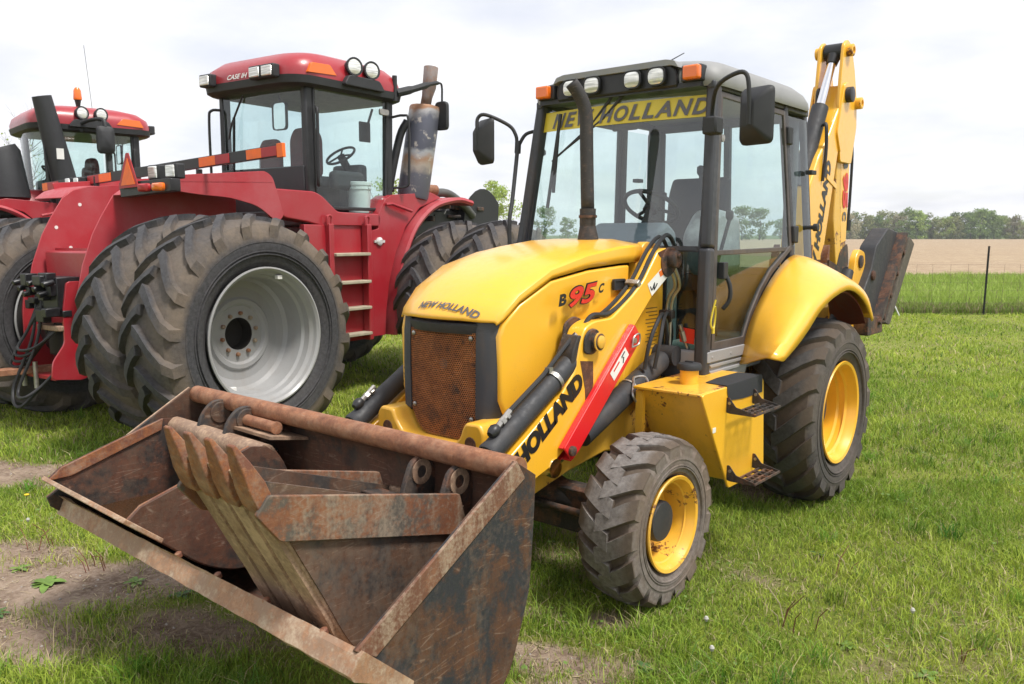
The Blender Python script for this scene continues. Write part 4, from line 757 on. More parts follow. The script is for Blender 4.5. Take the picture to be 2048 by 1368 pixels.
for x in (-.32, -.15, .15, .32):
    L = empty('work_lamp'); L.parent = BH
    mb = MB(); mb.loft([[(p, y, q) for p, q in rrect(a, b, r, (x, 2.825))] for y, a, b, r in ((.965, .10, .09, .03), (.94, .125, .108, .04), (.912, .128, .11, .042), (.912, .112, .094, .038), (.924, .108, .09, .036))], caps=False); mb.build('lamp_housing', M['plastic'], L)
    mb = MB(); mb.loft([[(p, y, q) for p, q in rrect(a, a * .86, .04, (x, 2.825))] for y, a in ((.923, .112), (.914, .108), (.906, .085), (.903, .03))]); mb.build('lamp_lens', M['lens'], L)
for x in (-.535, .545):
    L = empty('turn_signal'); L.parent = BH
    MB().box((x, .975, 2.822), (.135, .07, .095)).build('signal_base', M['black'], L, bevel=.008)
    MB().box((x + (.012 if x > 0 else -.012), .932, 2.822), (.105, .06, .082)).build('amber_lens', M['amber'], L, bevel=.012, seg=3)
mb = MB(); mb.box((.20, 1.75, 2.955), (.20, .18, .05)); mb.build('roof_vent', M['roofgrey'], roof, bevel=.02)
mb = MB(); mb.tube([(.02, 1.35, 2.95), (.12, 1.62, 3.10)], [.005, .003], 6); part(mb, 'radio_antenna', M['black'])
# mirrors
def mirror(sx):
    c = V(sx * 1.0, .83, 2.525); mm = empty('side_mirror'); mm.parent = BH; hw_, hh = .105, .155; rot = Matrix.Rotation(R(-14 if sx > 0 else -22), 3, 'Z')
    ring = lambda k, y: [c + rot @ V(p, y, q) for p, q in rrect(2 * hw_ * k, 2 * hh * (k if k > .7 else k * 1.1), .035 * k)]
    mb = MB().loft([ring(1, .03), ring(1.0, .015), ring(.93, -.005), ring(.42, -.065), ring(.3, -.07)]); mb.build('mirror_housing', M['plastic'], mm, smooth=25)
    MB().loft([ring(.93, .031), ring(.92, .034)]).build('mirror_glass', M['mirror'], mm)
    A = V(sx * .70, .93, 2.50)
    if sx > 0: pts = [A + V(0, .0, -.02), A + V(.01, -.03, .10), V(.80, .78, 2.70), V(.93, .735, 2.745), V(.985, .745, 2.73), V(1.0, .75, 2.62), V(1.0, .76, 2.47)]
    else: pts = [V(-.665, 1.06, 2.60), V(-.74, .98, 2.57), V(-.78, .94, 2.49), V(-.79, .93, 2.56), V(-.83, .90, 2.63), V(-.95, .80, 2.70), V(-1.0, .77, 2.68), V(-1.0, .76, 2.60), V(-1.0, .765, 2.47)]
    mb = MB(); mb.tube(curve(pts, 5), .0125, 10)
    if sx < 0: mb.tube(curve([V(-.78, .94, 2.50), V(-.755, .885, 2.33), V(-.715, .80, 2.10), V(-.695, .75, 1.98), V(-.69, .745, 1.78)], 5), .014, 10); mb.tube([V(-.782, .945, 2.52), V(-.775, .93, 2.44)], .022, 10)
    mb.build('mirror_arm', M['plastic'], mm)
    if sx > 0: MB().box(A + V(.015, -.03, 0), (.09, .10, .10)).build('mirror_clamp', M['plastic'], mm, bevel=.012)
mirror(1); mirror(-1)
# --- backhoe end: swing frame, boom, dipper, bucket, stabilizers
mb = MB(); mb.box((0, 3.10, .95), (1.5, .22, .75)); mb.box((.12, 3.45, .95), (.45, .5, .6)); part(mb, 'rear_frame', M['yellow_dark'], bevel=.02)
boom = empty('boom'); boom.parent = BH
bo = [(3.66, .80), (3.60, 1.20), (3.62, 1.8), (3.68, 2.30), (3.86, 2.56), (4.10, 2.78), (4.30, 3.02), (4.40, 3.26), (4.54, 3.18), (4.48, 2.98), (4.33, 2.62), (4.24, 2.30), (4.10, 1.80), (3.98, 1.30), (3.92, .80)]
mb = MB().prism(rnd(bo, .04), 'x', .02, .24); mb.build('boom_box', M['yellow'], boom, bevel=.015)
mb = MB(); 
for x in (.245, -.03): mb.prism(rnd([(4.24, 2.80), (4.33, 3.10), (4.38, 3.26), (4.50, 3.28), (4.56, 3.16), (4.48, 2.95), (4.35, 2.62)], .04), 'x', x - .012, x + .012)
each(mb, 'boom_fork', M['yellow'], boom, bevel=.006)
MB().box((.243, 4.19, 2.36), (.01, .26, .05), Matrix.Rotation(R(-18), 3, 'X')).build('boom_weld_plate', M['yellow'], boom, bevel=.003)
text('boom_lettering', 'NEW HOLLAND', M['letter'], boom, (.2415, 3.83, 1.30), (0, .345, 1.22), (0, -.125, .04), .065, .001, .1)
mb = MB(); mb.lathe([(0, .07), (.05, .07), (.055, .055), (.055, 0)], (.258, 4.45, 3.16), n=20); mb.build('boom_pin', M['black'], boom)
dip = empty('dipper'); dip.parent = BH
dp = [(4.36, 3.60), (4.45, 3.66), (4.56, 3.62), (4.68, 3.40), (4.77, 3.15), (4.80, 2.90), (4.76, 2.40), (4.76, 1.85), (4.72, 1.45), (4.58, 1.42), (4.50, 1.55), (4.42, 2.2), (4.36, 2.7), (4.30, 3.05), (4.32, 3.3)]
for x in (.21, .0): MB().prism(rnd(dp[:6] + [(4.70, 2.55), (4.40, 2.55)] + dp[12:], .03), 'x', x, x + .03).build('dipper_cheek', M['yellow'], dip, bevel=.006)
MB().prism(rnd([(4.43, 2.75), (4.74, 2.75), (4.76, 1.80), (4.70, 1.46), (4.56, 1.44), (4.40, 2.0)], .03), 'x', .005, .205).build('dipper_box', M['yellow_dark'], dip, bevel=.01)
MB().prism([(4.50, 2.74), (4.755, 2.74), (4.755, 1.82), (4.62, 1.80)], 'x', .2052, .2062).build('dipper_side_plate', M['yellow'], dip)
text('dipper_lettering', 'B', M['letter_grey'], dip, (.208, 4.58, 2.60), (0, -.0, -.10), (0, .13, 0), .05, .003, 0)
text('dipper_lettering', '95', M['letter_red'], dip, (.208, 4.58, 2.47), (0, .02, -.34), (0, .15, 0), .06, .003, 0)
text('dipper_lettering', 'C', M['letter_grey'], dip, (.208, 4.62, 2.10), (0, .0, -.09), (0, .10, 0), .05, .003, 0)
mb = MB()
for y, z in ((4.46, 3.56), (4.765, 3.12)): mb.lathe([(0, .055), (.05, .055), (.055, .045), (.055, .03), (.04, .028), (.04, 0)], (.24, y, z), n=18); mb.lathe([(0, .055), (.05, .055), (.055, .0)], (.0, y, z), (-1, 0, 0), n=18)
each(mb, 'dipper_pin', M['yellow_worn'], dip)
a, b = V(.12, 3.72, 2.28), V(.12, 4.46, 3.56); d = (b - a).normalized()
mb = MB(); mb.tube([a, a + d * .86], .075, 18); cy = part(mb, 'dipper_cylinder', M['cyl']); mb = MB(); mb.tube([a + d * .85, b - d * .07], .040, 16); mb.build('piston_rod', M['chrome'], cy)
mb = MB(); mb.lathe([(-.08, .075), (.08, .075)], b, (1, 0, 0), 18, caps=True); mb.tube([b - d * .14, b - d * .05], [.05, .065], 12); mb.build('rod_end', M['black'], cy)
mb = MB(); mb.tube(curve([a + d * .66 + V(.08, -.02, 0), a + d * .62 + V(.13, -.06, .02), a + d * .45 + V(.14, .02, -.06), a + d * .20 + V(.13, .12, -.10)], 6), .015, 8); mb.tube(curve([(.05, 4.42, 3.16), (.05, 4.28, 3.2), (.05, 4.25, 3.0), (.06, 4.15, 2.8)], 6), .018, 8); part(mb, 'hydraulic_hose', M['hose'])
mb = MB(); mb.tube(curve([(.19, 4.83, 2.85), (.19, 4.87, 2.6), (.19, 4.86, 2.2), (.19, 4.84, 2.0)], 5), .014, 8); mb.tube([(.19, 4.84, 2.02), (.19, 4.83, 1.92)], .03, 10); part(mb, 'hydraulic_hose', M['hose'])
rb = empty('rear_bucket'); rb.parent = BH
prof = [(3.75, 1.66), (3.72, 1.45), (3.80, 1.20), (4.0, 1.05), (4.3, 1.05), (4.5, 1.2), (4.62, 1.45)]
MB().loft([[(x, y, z) for y, z in prof] for x in (-.12, .40)], False).build('bucket_shell', M['rust'], rb, solid=.02)
for x in (-.12, .40): MB().prism(prof, 'x', x - .01, x + .01).build('bucket_side', M['rust'], rb)
for k in range(4):
    x = -.08 + k * .15; mb = MB(); mb.loft([[(x - .03, 3.74, 1.60), (x + .03, 3.74, 1.60), (x + .03, 3.80, 1.60), (x - .03, 3.80, 1.60)], [(x - .03, 3.73, 1.70), (x + .03, 3.73, 1.70), (x + .03, 3.78, 1.70), (x - .03, 3.78, 1.70)], [(x - .025, 3.78, 1.79), (x + .025, 3.78, 1.79), (x + .025, 3.795, 1.79), (x - .025, 3.795, 1.79)]]); mb.build('bucket_tooth', M['tooth'], rb)
mb = MB(); mb.prism(rnd([(4.45, 1.42), (4.60, 1.72), (4.80, 1.80), (4.86, 1.6), (4.75, 1.35)], .05), 'x', .0, .02); mb.prism(rnd([(4.45, 1.42), (4.60, 1.72), (4.80, 1.80), (4.86, 1.6), (4.75, 1.35)], .05), 'x', .19, .21); each(mb, 'bucket_link', M['dkrust'], rb)
for sx in (1, -1):
    s_ = empty('stabilizer'); s_.parent = BH; m_ = (lambda q: q) if sx > 0 else mirx
    m_(MB().prism(rnd([(2.90, 1.05), (2.98, 1.50), (3.02, 1.70), (3.10, 1.77), (3.24, 1.74), (3.26, 1.62), (3.16, 1.40), (3.14, 1.05)], .04), 'x', .82, .87)).build('stabilizer_bracket', M['yellow'], s_, bevel=.006)
    m_(MB().prism(rnd([(3.04, 1.42), (3.22, 1.60), (3.32, 1.79), (3.60, 1.935), (3.86, 1.90), (3.30, 1.20), (3.18, 1.17)], .03), 'x', .80, .93)).build('stabilizer_leg', M['cyl'], s_, bevel=.01)
    m_(MB().prism(rnd([(3.88, 1.90), (3.92, 1.885), (3.32, 1.17), (3.28, 1.19)], .004), 'x', .76, 1.0)).build('foot_plate', M['dkrust'], s_)
    m_(MB().prism(rnd([(3.925, 1.86), (4.0, 1.83), (3.42, 1.17), (3.36, 1.19)], .01), 'x', .78, .98)).build('foot_strip', M['rust_in'], s_)
    m_(MB().prism(rnd([(3.98, 1.86), (4.12, 1.80), (3.54, 1.15), (3.43, 1.17)], .02), 'x', .74, 1.0)).build('rubber_pad', plain('muddy_rubber', (.10, .085, .065), .9, var=.4, scale=24, bump=.5), s_, bevel=.012)
    mb = MB()
    for k in range(4): mb.lathe([(0, .022), (.015, .022), (.018, .012), (.018, 0)], (.985, lerp(3.40, 3.90, k / 3.4), lerp(1.22, 1.80, k / 3.4)), n=8)
    mb.lathe([(0, .04), (.015, .04), (.02, .03), (.02, 0)], (.93, 3.25, 1.56), n=12); each(m_(mb), 'foot_bolt', M['rust_in'], s_)
    mb = MB(); mb.lathe([(0, .05), (.012, .05), (.016, .03), (.016, 0)], (.87, 3.13, 1.67), n=14); m_(mb).build('bracket_pin', M['dkrust'], s_)
    mb = MB(); mb.tube([(.80, 2.85, 1.20), (.80, 3.10, 1.60)], .055, 14); mb.tube([(.84, 2.90, 1.52), (.84, 2.96, 1.60)], .04, 10); m_(mb).build('stabilizer_cylinder', M['cyl'], s_)
    m_(MB().prism(rnd([(3.05, 1.10), (3.05, 1.26), (3.40, 1.22), (3.42, 1.10)], .02), 'x', .74, .98)).build('mud_shield', M['dkrust'], s_, bevel=.006)
# ------------------------------------------------------------------ loader bucket (part of the backhoe)
LB = empty('loader_bucket'); LB.parent = BH
side = [(-1.372, 1.07), (-1.255, .995), (-1.268, .80), (-1.29, .56), (-1.39, .30), (-1.47, .21), (-1.56, .185), (-1.985, .50), (-2.10, .60), (-2.112, .645)]
for x in (1.13, -1.13):
    sp_ = MB().prism(rnd(side, [0, 0, .05, .05, .08, .08, .05, 0, 0, 0], 3), 'x', x - .008, x + .008).build('bucket_side_plate', M['rust'], LB, bevel=.002)
    e = x + (.009 if x > 0 else -.009)
    MB().prism([(-1.372, 1.072), (-2.115, .647), (-2.04, .60), (-1.325, 1.0)], 'x', e - .006, e + .006).build('side_cutter', M['rust_lip'] if x < 0 else rusty('worn_side_cutter', (.14, .06, .035), (.12, .05, .03), (.22, .10, .055), (.36, .28, .20), rust=.5, mudamt=.8, sc=1.6), LB, bevel=.002)
shell = [(-1.33, 1.02), (-1.275, .95), (-1.275, .80), (-1.30, .56), (-1.38, .33), (-1.46, .235), (-1.56, .205), (-1.70, .30), (-2.0, .53)]
sh = curve([V(0, *p) for p in shell], 4)
MB().loft([[(x, p.y, p.z) for p in sh] for x in np.linspace(-1.125, 1.125, 6)], False).build('bucket_shell', M['rust_in'], LB, solid=.016)
MB().cyl((-1.125, -1.335, 1.03), (1.125, -1.335, 1.03), .045, 22).build('top_tube', M['rustpipe'], LB)
mb = MB(); n = 60; rt, rbm = [], []
for k in range(n + 1):
    x = lerp(-1.135, 1.16, k / n); j = .042 * (1 - x / 1.13) + .010 * float(fbm(x, 0, 9, 2)) + .006 * float(fbm(x, 3, 31, 2)); rt.append((x, j))
mb.loft([[(x, -1.90, .468), (x, -2.06 + j * .3, .612), (x, -2.098 + j * .4, .646), (x, -2.118 + j, .634), (x, -2.152 + j, .586 - j * .4), (x, -2.140 + j, .566), (x, -1.985 + j * .4, .490), (x, -1.91, .438)] for x, j in rt]); mb.build('cutting_edge', M['rust_lip'], LB, smooth=20)
for k, x in enumerate((.0, .30, .62, .95)): o = MB().lathe([(-.01, .014), (.006, .014), (.010, .008), (.010, 0)], (0, 0, 0), (0, -.3, .95), 8).build('edge_bolt', M['tooth'], LB); o.location = (x, -2.092 + .03 * (1 - x / 1.13), .640)
for x in (-.62, -.48, .48, .62):
    MB().prism(rnd([(-1.29, .85), (-1.02, .80), (-.98, .62), (-1.12, .36), (-1.40, .34), (-1.30, .56)], .05), 'x', x - .012, x + .012).build('bucket_ear', M['rust'], LB)
# ------------------------------------------------------------------ toothed digging bucket lying in the loader bucket
TB = tag(empty('digging_bucket', (.65, -1.80, .30)), 'mud-caked narrow digging bucket with four rusty teeth, lying in the front bucket', 'bucket', 'spare buckets lying in the front bucket')
def tb(y, z): return (y + 1.80, z - .30)
x0, x1 = -.21, .21
wr = [tb(*p) for p in ((-2.255, 1.15), (-2.17, .98), (-2.02, .70), (-1.925, .52), (-1.82, .40), (-1.68, .33), (-1.52, .37), (-1.40, .50), (-1.34, .68), (-1.36, .84))]
cv = curve([V(0, *p) for p in wr], 4); hn = 20
rings = []
for p in cv:
    row = []
    for i in range(hn + 1):
        x = lerp(x0, x1, i / hn); row.append((x, p.y, p.z))
    rings.append(row)
MB().loft(rings, False).build('wrapper', M['muddy'], TB, solid=.018, smooth=50)
for k in range(4):                       # wear strips standing proud of the wrapper, with narrow dark gaps
    xr = lerp(-.158, .158, k / 3); mb = MB(); j = [random.uniform(-.004, .004) for _ in cv]
    mb.loft([[(xr - .046 + j[i], p.y - .004, p.z - .002), (xr - .040 + j[i], p.y - .022, p.z - .011), (xr + .040 - j[i], p.y - .022, p.z - .011), (xr + .046 - j[i], p.y - .004, p.z - .002)] for i, p in enumerate(cv[2:24])]); mb.build('wear_strip', M['muddy'], TB)
for x in (x0, x1):
    s_ = 1 if x > 0 else -1
    pl = [(p.y, p.z) for p in cv]; MB().prism(pl, 'x', x - .008, x + .008).build('side_plate', rusty('brown_side_plate', (.042, .035, .031), (.062, .035, .023), (.115, .058, .033), (.19, .14, .10), rust=.60, mudamt=.38, sc=.9), TB)
    MB().prism(rnd([tb(-2.225, 1.10), tb(-1.40, .905), tb(-1.35, .735), tb(-2.19, .945), tb(-2.27, 1.045)], .01), 'x', x + s_ * .009, x + s_ * .028).build('side_cutter', rusty('streaked_side_cutter', (.09, .075, .06), (.14, .05, .026), (.22, .09, .04), (.31, .24, .17), rust=.5, mudamt=.7, sc=1.3), TB, bevel=.004)
mb = MB(); mb.loft([[(x0, *tb(-2.275, 1.165)), (x0, *tb(-2.235, 1.06)), (x0, *tb(-2.215, 1.065)), (x0, *tb(-2.25, 1.17))], [(x1, *tb(-2.275, 1.165)), (x1, *tb(-2.235, 1.06)), (x1, *tb(-2.215, 1.065)), (x1, *tb(-2.25, 1.17))]]); mb.build('lip_plate', M['muddy'], TB, bevel=.004)
for k in range(4):
    x = lerp(-.185, .185, k / 3); w2 = .043
    def sec(y, z, w_, t): a, b = tb(y, z); n_ = V(0, .38, .16).normalized(); return [(x - w_, a - n_.y * t, b - n_.z * t), (x + w_, a - n_.y * t, b - n_.z * t), (x + w_, a + n_.y * t, b + n_.z * t), (x - w_, a + n_.y * t, b + n_.z * t)]
    mb = MB(); mb.loft([sec(-2.222, 1.045, w2 * .9, .022), sec(-2.232, 1.075, w2, .030), sec(-2.255, 1.13, w2 * .98, .030), sec(-2.285, 1.20, w2 * .80, .018), sec(-2.315, 1.265, w2 * .45, .006)]); mb.build('tooth', M['tooth'], TB, bevel=.004)
for x in (-.105, .105, ):
    ear = rnd([tb(-1.52, .60), tb(-1.45, .88), tb(-1.40, .99), tb(-1.32, 1.0), tb(-1.27, .93), tb(-1.30, .70), tb(-1.36, .55)], .05)
    MB().prism(ear, 'x', x + .06, x + .085).build('mounting_ear', M['dkrust'], TB, bevel=.004)
    mb = MB(); mb.lathe([(-.018, .052), (.018, .052), (.018, .026), (-.018, .026)], (x + .0725, *tb(-1.355, .935)), (1, 0, 0), 20, close=True); mb.lathe([(.0, .027), (-.003, 0)], (x + .0725, *tb(-1.355, .935)), (1, 0, 0), 16); mb.build('pin_boss', M['muddy'], TB)
mb = MB(); mb.prism(rnd([tb(-1.50, .80), tb(-1.52, .86), tb(-1.40, .84), tb(-1.37, .76)], .01), 'x', -.2, .2); each(mb, 'torque_tube', M['dkrust'], TB, bevel=.006)
# ------------------------------------------------------------------ smooth-lipped ditching bucket beside it
DB = tag(empty('ditching_bucket', (-.66, -1.80, .40), R(-2.0)), 'wide smooth-lipped rusty bucket overhanging the left end of the front bucket', 'bucket', 'spare buckets lying in the front bucket')
def db(y, z): return (y + 1.80, z - .40)
x0, x1 = -.43, .43
wr = [db(*p) for p in ((-2.12, .725), (-1.95, .58), (-1.80, .46), (-1.62, .40), (-1.45, .46), (-1.38, .62), (-1.40, .80), (-1.47, .92))]
cv = curve([V(0, *p) for p in wr], 4)
MB().loft([[(x, p.y, p.z) for x in np.linspace(x0, x1, 7)] for p in cv], False).build('wrapper', M['rust_in'], DB, solid=.014, smooth=50)
for x in (x0, x1):
    s_ = 1 if x > 0 else -1
    MB().prism([db(-2.135, .735), db(-2.075, .785), db(-1.575, .94), db(-1.50, .93)] + [(p.y, p.z) for p in cv[::-1]][1:], 'x', x - .008, x + .008).build('side_plate', M['rust_in'], DB)
    MB().prism([db(-2.135, .737), db(-2.07, .79), db(-1.575, .943), db(-1.585, .885), db(-2.03, .74)], 'x', x - s_ * .02, x - s_ * .009).build('side_cutter', M['tooth'], DB, bevel=.003)
mb = MB(); mb.loft([[(x, *db(-2.155, .742)), (x, *db(-2.00, .615)), (x, *db(-1.99, .632)), (x, *db(-2.14, .757))] for x in (x0 - .015, x1 + .015)]); mb.build('cutting_lip', M['rust_lip'], DB, bevel=.004)
mb = MB(); mb.cyl((x0, *db(-1.50, .885)), (x1, *db(-1.50, .885)), .052, 20); mb.build('back_tube', M['muddy'], DB)
for x in (-.16, .09):
    mb = MB().prism(rnd([db(-1.56, .80), db(-1.50, .99), db(-1.44, 1.05), db(-1.36, 1.05), db(-1.32, .98), db(-1.34, .75)], .06), 'x', x - .012, x + .012); mb.lathe([(-.02, .055), (.02, .055)], (x, *db(-1.40, .985)), (1, 0, 0), 18, caps=True); mb.build('mounting_ear', M['rust'], DB, bevel=.004)
mb = MB(); mb.cyl((.04, *db(-1.40, .985)), (.36, *db(-1.40, .985)), .027, 16); mb.lathe([(0, .03), (.01, .03), (.012, .022), (.012, 0)], (.36, *db(-1.40, .985)), (1, 0, 0), 16); mb.build('pivot_pin', M['rustpipe'], DB)
mb = MB(); mb.add([(x0 + .008, *db(-1.93, .56)), (x1 - .008, *db(-1.93, .56)), (x1 - .008, *db(-1.40, .56)), (x0 + .008, *db(-1.40, .56))], [(0, 1, 2, 3)]); mb.build('rain_water', M['water'], DB, smooth=0)
mb = MB(); mb.prism([db(-1.47, .95), db(-1.20, .90), db(-1.20, .915), db(-1.47, .965)], 'x', .02, .42); mb.build('top_plate', M['muddy'], DB)
# ------------------------------------------------------------------ articulated tractors: x to the right, y forward, origin under the rear axle
def tractor(loc, rz, label, mir, full):
    TX = tag(empty('articulated_tractor', loc, rz), label, 'tractor', 'red articulated tractors parked in the row')
    mm = mirx if mir else (lambda q: q); s = -1 if mir else 1
    def P(mb, name, mat, parent=None, **k): return mm(mb).build(name, mat, parent or TX, **k)
    def E(name): e = empty(name); e.parent = TX; return e
    for ly in (0, 3.95):
        for lx, fl in ((2.06, 0), (1.37, 0), (-1.0, 1), (-1.69, 1)):
            w_ = wheel(TX, (lx * s, ly, 1.03), [TT, TR_, THB] + (TBL + TVB if ly == 0 and lx == 2.06 and full else []), R(-3) if (ly and full) else 0); sg = (-1 if fl else 1) * s
            for c in w_.children: c.scale = (sg, 1, 1); c.rotation_euler = (random.uniform(0, 6.28) if c.name.startswith('tyre') else 0, 0, 0)
    # running gear
    mb = MB(); mb.tube([(-1.6, 0, 1.03), (1.8, 0, 1.03)], .16, 16); mb.tube([(-1.6, 3.95, 1.03), (1.8, 3.95, 1.03)], .16, 16); [mb.lathe([(0, .30), (0, .47), (.22, .47), (.30, .40), (.30, .1)], (x, y, 1.03), (sd, 0, 0), 28) for y in (0, 3.95) for x, sd in ((.62, 1), (-.36, -1))]; mb.box((0, 0, 1.05), (.6, .6, .6)); mb.box((0, 3.95, 1.05), (.6, .6, .6)); P(mb, 'axle', M['black'], bevel=.02)
    mb = MB(); mb.box((0, .45, 1.30), (.80, 1.7, .85)); mb.box((0, 1.75, 1.0), (.45, 1.0, .5)); P(mb, 'rear_frame', M['red'], bevel=.02)
    mb = MB(); mb.box((.1, 4.2, 1.25), (.85, 3.6, .75)); mb.box((.1, 2.6, 1.15), (1.3, 1.3, .9)); P(mb, 'front_frame', M['black'], bevel=.02)
    # rear fenders
    pl = [(-.56, 1.35), (-.50, 1.60), (-.39, 1.88), (-.30, 2.04), (-.17, 2.24), (-.06, 2.32), (.10, 2.365), (.40, 2.39), (1.20, 2.40), (1.20, 1.35)]
    for sx in (1, -1):
        f = MB(); f.prism(pl, 'x', sx * .44, sx * .456); f.prism([(-.17, 2.245), (-.06, 2.325), (.10, 2.37), (1.25, 2.42), (1.25, 2.405), (.10, 2.355), (-.05, 2.31), (-.16, 2.235)], 'x', sx * .456, sx * 1.0)
        fe = P(f, 'rear_fender', M['red_fade'], bevel=.003)
        P(MB().prism(rnd([(.02, 2.415), (1.16, 2.525), (1.25, 2.47), (1.38, 2.08), (1.30, 2.0), (1.05, 2.17), (.72, 2.24), (.38, 2.255), (.06, 2.285)], [.02, .08, .08, .03, .03, .1, .1, .1, .02], 5), 'x', sx * .985, sx * 1.0), 'fender_skirt', M['red_fade'], fe, bevel=.003)
        mb = MB()
        for a, b in ((-.25, 1.95), (-.12, 1.75), (.0, 2.18)): mb.lathe([(0, .018), (.004, .018), (.004, 0)], (sx * .44, a, b), (-sx, 0, 0), 10)
        each(mm(mb), 'fender_bolt', M['sticker'], fe)
    br = E('lamp_bracket')
    for sx in ((1,) if full else (1, -1)):
        P(MB().prism(rnd([(sx * .68, 2.345), (sx * 1.46, 2.36), (sx * 1.46, 2.25), (sx * .70, 2.215)], .01), 'y', -.24, -.14), 'bracket_plate', M['black'], br, bevel=.004)
        for x, m_ in ((1.09, 'refl_rd'), (1.30, 'amber')): P(MB().loft([[(p, y, q) for p, q in rrect(.17 * k, .072 * k, .036 * k, (sx * x, 2.29))] for y, k in ((-.24, 1), (-.265, .95), (-.28, .6))]), 'tail_lamp', M[m_], br)
        for x in (1.07, 1.33):
            P(MB().box((sx * x, -.10, 2.43), (.17, .09, .13)), 'lamp_housing', M['plastic'], br, bevel=.012); P(MB().box((sx * x, -.15, 2.43), (.125, .02, .105)), 'lamp_lens', M['lens'], br, bevel=.012)
    if full:
        tri = E('slow_vehicle_triangle'); c = V(.86, -.26, 2.43)
        P(MB().prism(rnd([(c.x - .15, c.z - .14), (c.x + .16, c.z - .13), (c.x + .03, c.z + .17), (c.x - .01, c.z + .17)], .01), 'y', -.262, -.255), 'triangle_border', M['refl_rd'], tri)
        P(MB().prism(rnd([(c.x - .105, c.z - .115), (c.x + .115, c.z - .107), (c.x + .012, c.z + .125)], .004), 'y', -.266, -.2625), 'triangle_centre', M['refl_or'], tri)
        bar_ = E('width_marker_bar'); A, B = V(-2.0, .45, 2.42), V(2.1, .45, 2.615); d = (B - A)
        def seg(t0, t1, m_, nm, w_=.10, off=0): mb = MB(); bar(mb, A + d * t0 + V(0, off, 0), A + d * t1 + V(0, off, 0), .035, w_, (0, 1, 0)); P(mb, nm, M[m_], bar_, bevel=.002)
        seg(0, 1, 'black', 'bar_beam', .10)
        for t0, t1, m_ in ((0, .028, 'refl_or'), (.028, .085, 'refl_rd'), (.235, .29, 'refl_rd'), (.29, .345, 'refl_or'), (.715, .775, 'refl_or'), (.775, .825, 'refl_rd'), (.885, .935, 'refl_or'), (.935, .985, 'refl_rd')): seg(t0, t1, m_, 'reflector_strip', .085, -.006)
        seg(.985, 1.004, 'refl_or', 'bar_end_cap', .12, -.003)
        mb = MB()
        for x in (-.9, .9): mb.tube([(x, .45, 2.38), (x, .45, 2.50)], .03, 8)
        each(mm(mb), 'bar_post', M['black'], bar_)
        for x in (-1.30, -1.13): P(MB().box((x, .40, 2.44), (.11, .09, .12)), 'lamp_housing', M['plastic'], bar_, bevel=.01); P(MB().box((x, .35, 2.44), (.085, .02, .10)), 'lamp_lens', M['lens'], bar_, bevel=.01)
        # hitch with valve block and hoses
        hi = E('rear_hitch'); hp = [(-.55, 1.45), (-.60, 1.15), (-.60, .88), (-.72, .72), (-.74, .56), (-.45, .52), (-.30, .60), (-.30, 1.45)]
        for x in (.24, -.50): P(MB().prism(rnd(hp, .04), 'x', x - .012, x + .012), 'hitch_plate', M['red'], hi, bevel=.003)
        P(MB().box((-.13, -.50, .56), (.72, .40, .03)), 'hitch_floor', M['red'], hi); P(MB().box((-.13, -.25, 1.2), (.7, .05, 1.1)), 'hitch_back', M['red'], hi)
        mb = MB(); bar(mb, (-.16, -.3, .60), (-.45, -1.35, .60), .14, .06); P(mb, 'drawbar', M['rustpipe'], hi, bevel=.006)
        random.seed(3); vb = MB(); vb.box((.02, -.52, 1.34), (.42, .22, .30))
        for k in range(16): vb.box((random.uniform(-.30, .28), -.60 + random.uniform(-.1, .04), random.uniform(1.12, 1.52)), (random.uniform(.06, .15), random.uniform(.05, .14), random.uniform(.05, .12)))
        for k in range(7): vb.tube([(-.3 + .09 * k, -.66, 1.45 - .05 * (k % 3)), (-.3 + .09 * k, -.76, 1.43 - .05 * (k % 3))], .028, 10)
        P(vb, 'valve_block', plain('greasy_black_iron', (.018, .018, .020), .35, var=.5, scale=20), hi, bevel=.008)
        P(MB().box((.05, -.55, 1.02), (.40, .20, .05)), 'oily_tray', M['muddy'], hi, bevel=.01); P(MB().box((.05, -.45, .88), (.40, .2, .28)), 'gear_housing', M['black'], hi, bevel=.02)
        for k in range(4):
            o = k * .05; P(MB().tube(curve([(.18 - o, -.56, 1.05), (-.05 - o, -.72, .84 - o), (-.22 - o, -.80, .82 - o), (-.20, -.70, 1.0), (-.14 + o, -.60, 1.30)], 6), .014, 8), 'remote_hose', M['hose'], hi)
        for k in range(2):
            o = k * .10; P(MB().tube(curve([(-.16 + o, -.62, 1.30), (-.15 + o, -.70, .9), (-.25 + o, -.85, .45), (-.05 + o, -.90, .30 + o), (.10, -.75, .50), (.22, -.6, .70)], 7), .015, 8), 'remote_hose', M['hose'], hi)
        for x in (-.30, -.08): P(MB().cyl((x, -.72, .45), (x, -.72, .70), .022, 10), 'hitch_pin', M['steel'], hi)
    # front body: platform, ladder, front fender
    for sx, x0 in ((1, 0), (-1, .24)):
        X0, X1 = (sx * .70 + x0 * sx * -0 , sx * .95)
        P(MB().prism(rnd([(1.22, 2.36), (1.86, 2.35), (1.98, 2.30), (2.20, 2.135), (2.90, 2.125), (2.90, 1.98), (1.95, 1.98), (1.75, 2.02), (1.42, 2.06)], .05, 4), 'x', X0, X1), 'platform', M['red'], bevel=.012, seg=3)
        P(MB().prism(rnd([(2.86, 2.12), (2.98, 2.30), (3.10, 2.36), (3.85, 2.42), (4.05, 2.36), (3.62, 2.22), (3.35, 1.98), (3.16, 1.66), (3.03, 1.30), (2.97, .95), (2.95, .66), (2.60, .66), (2.60, 1.90), (2.86, 1.95)], .02), 'x', X0, X1 + sx * .0), 'side_box', M['red'], bevel=.008)
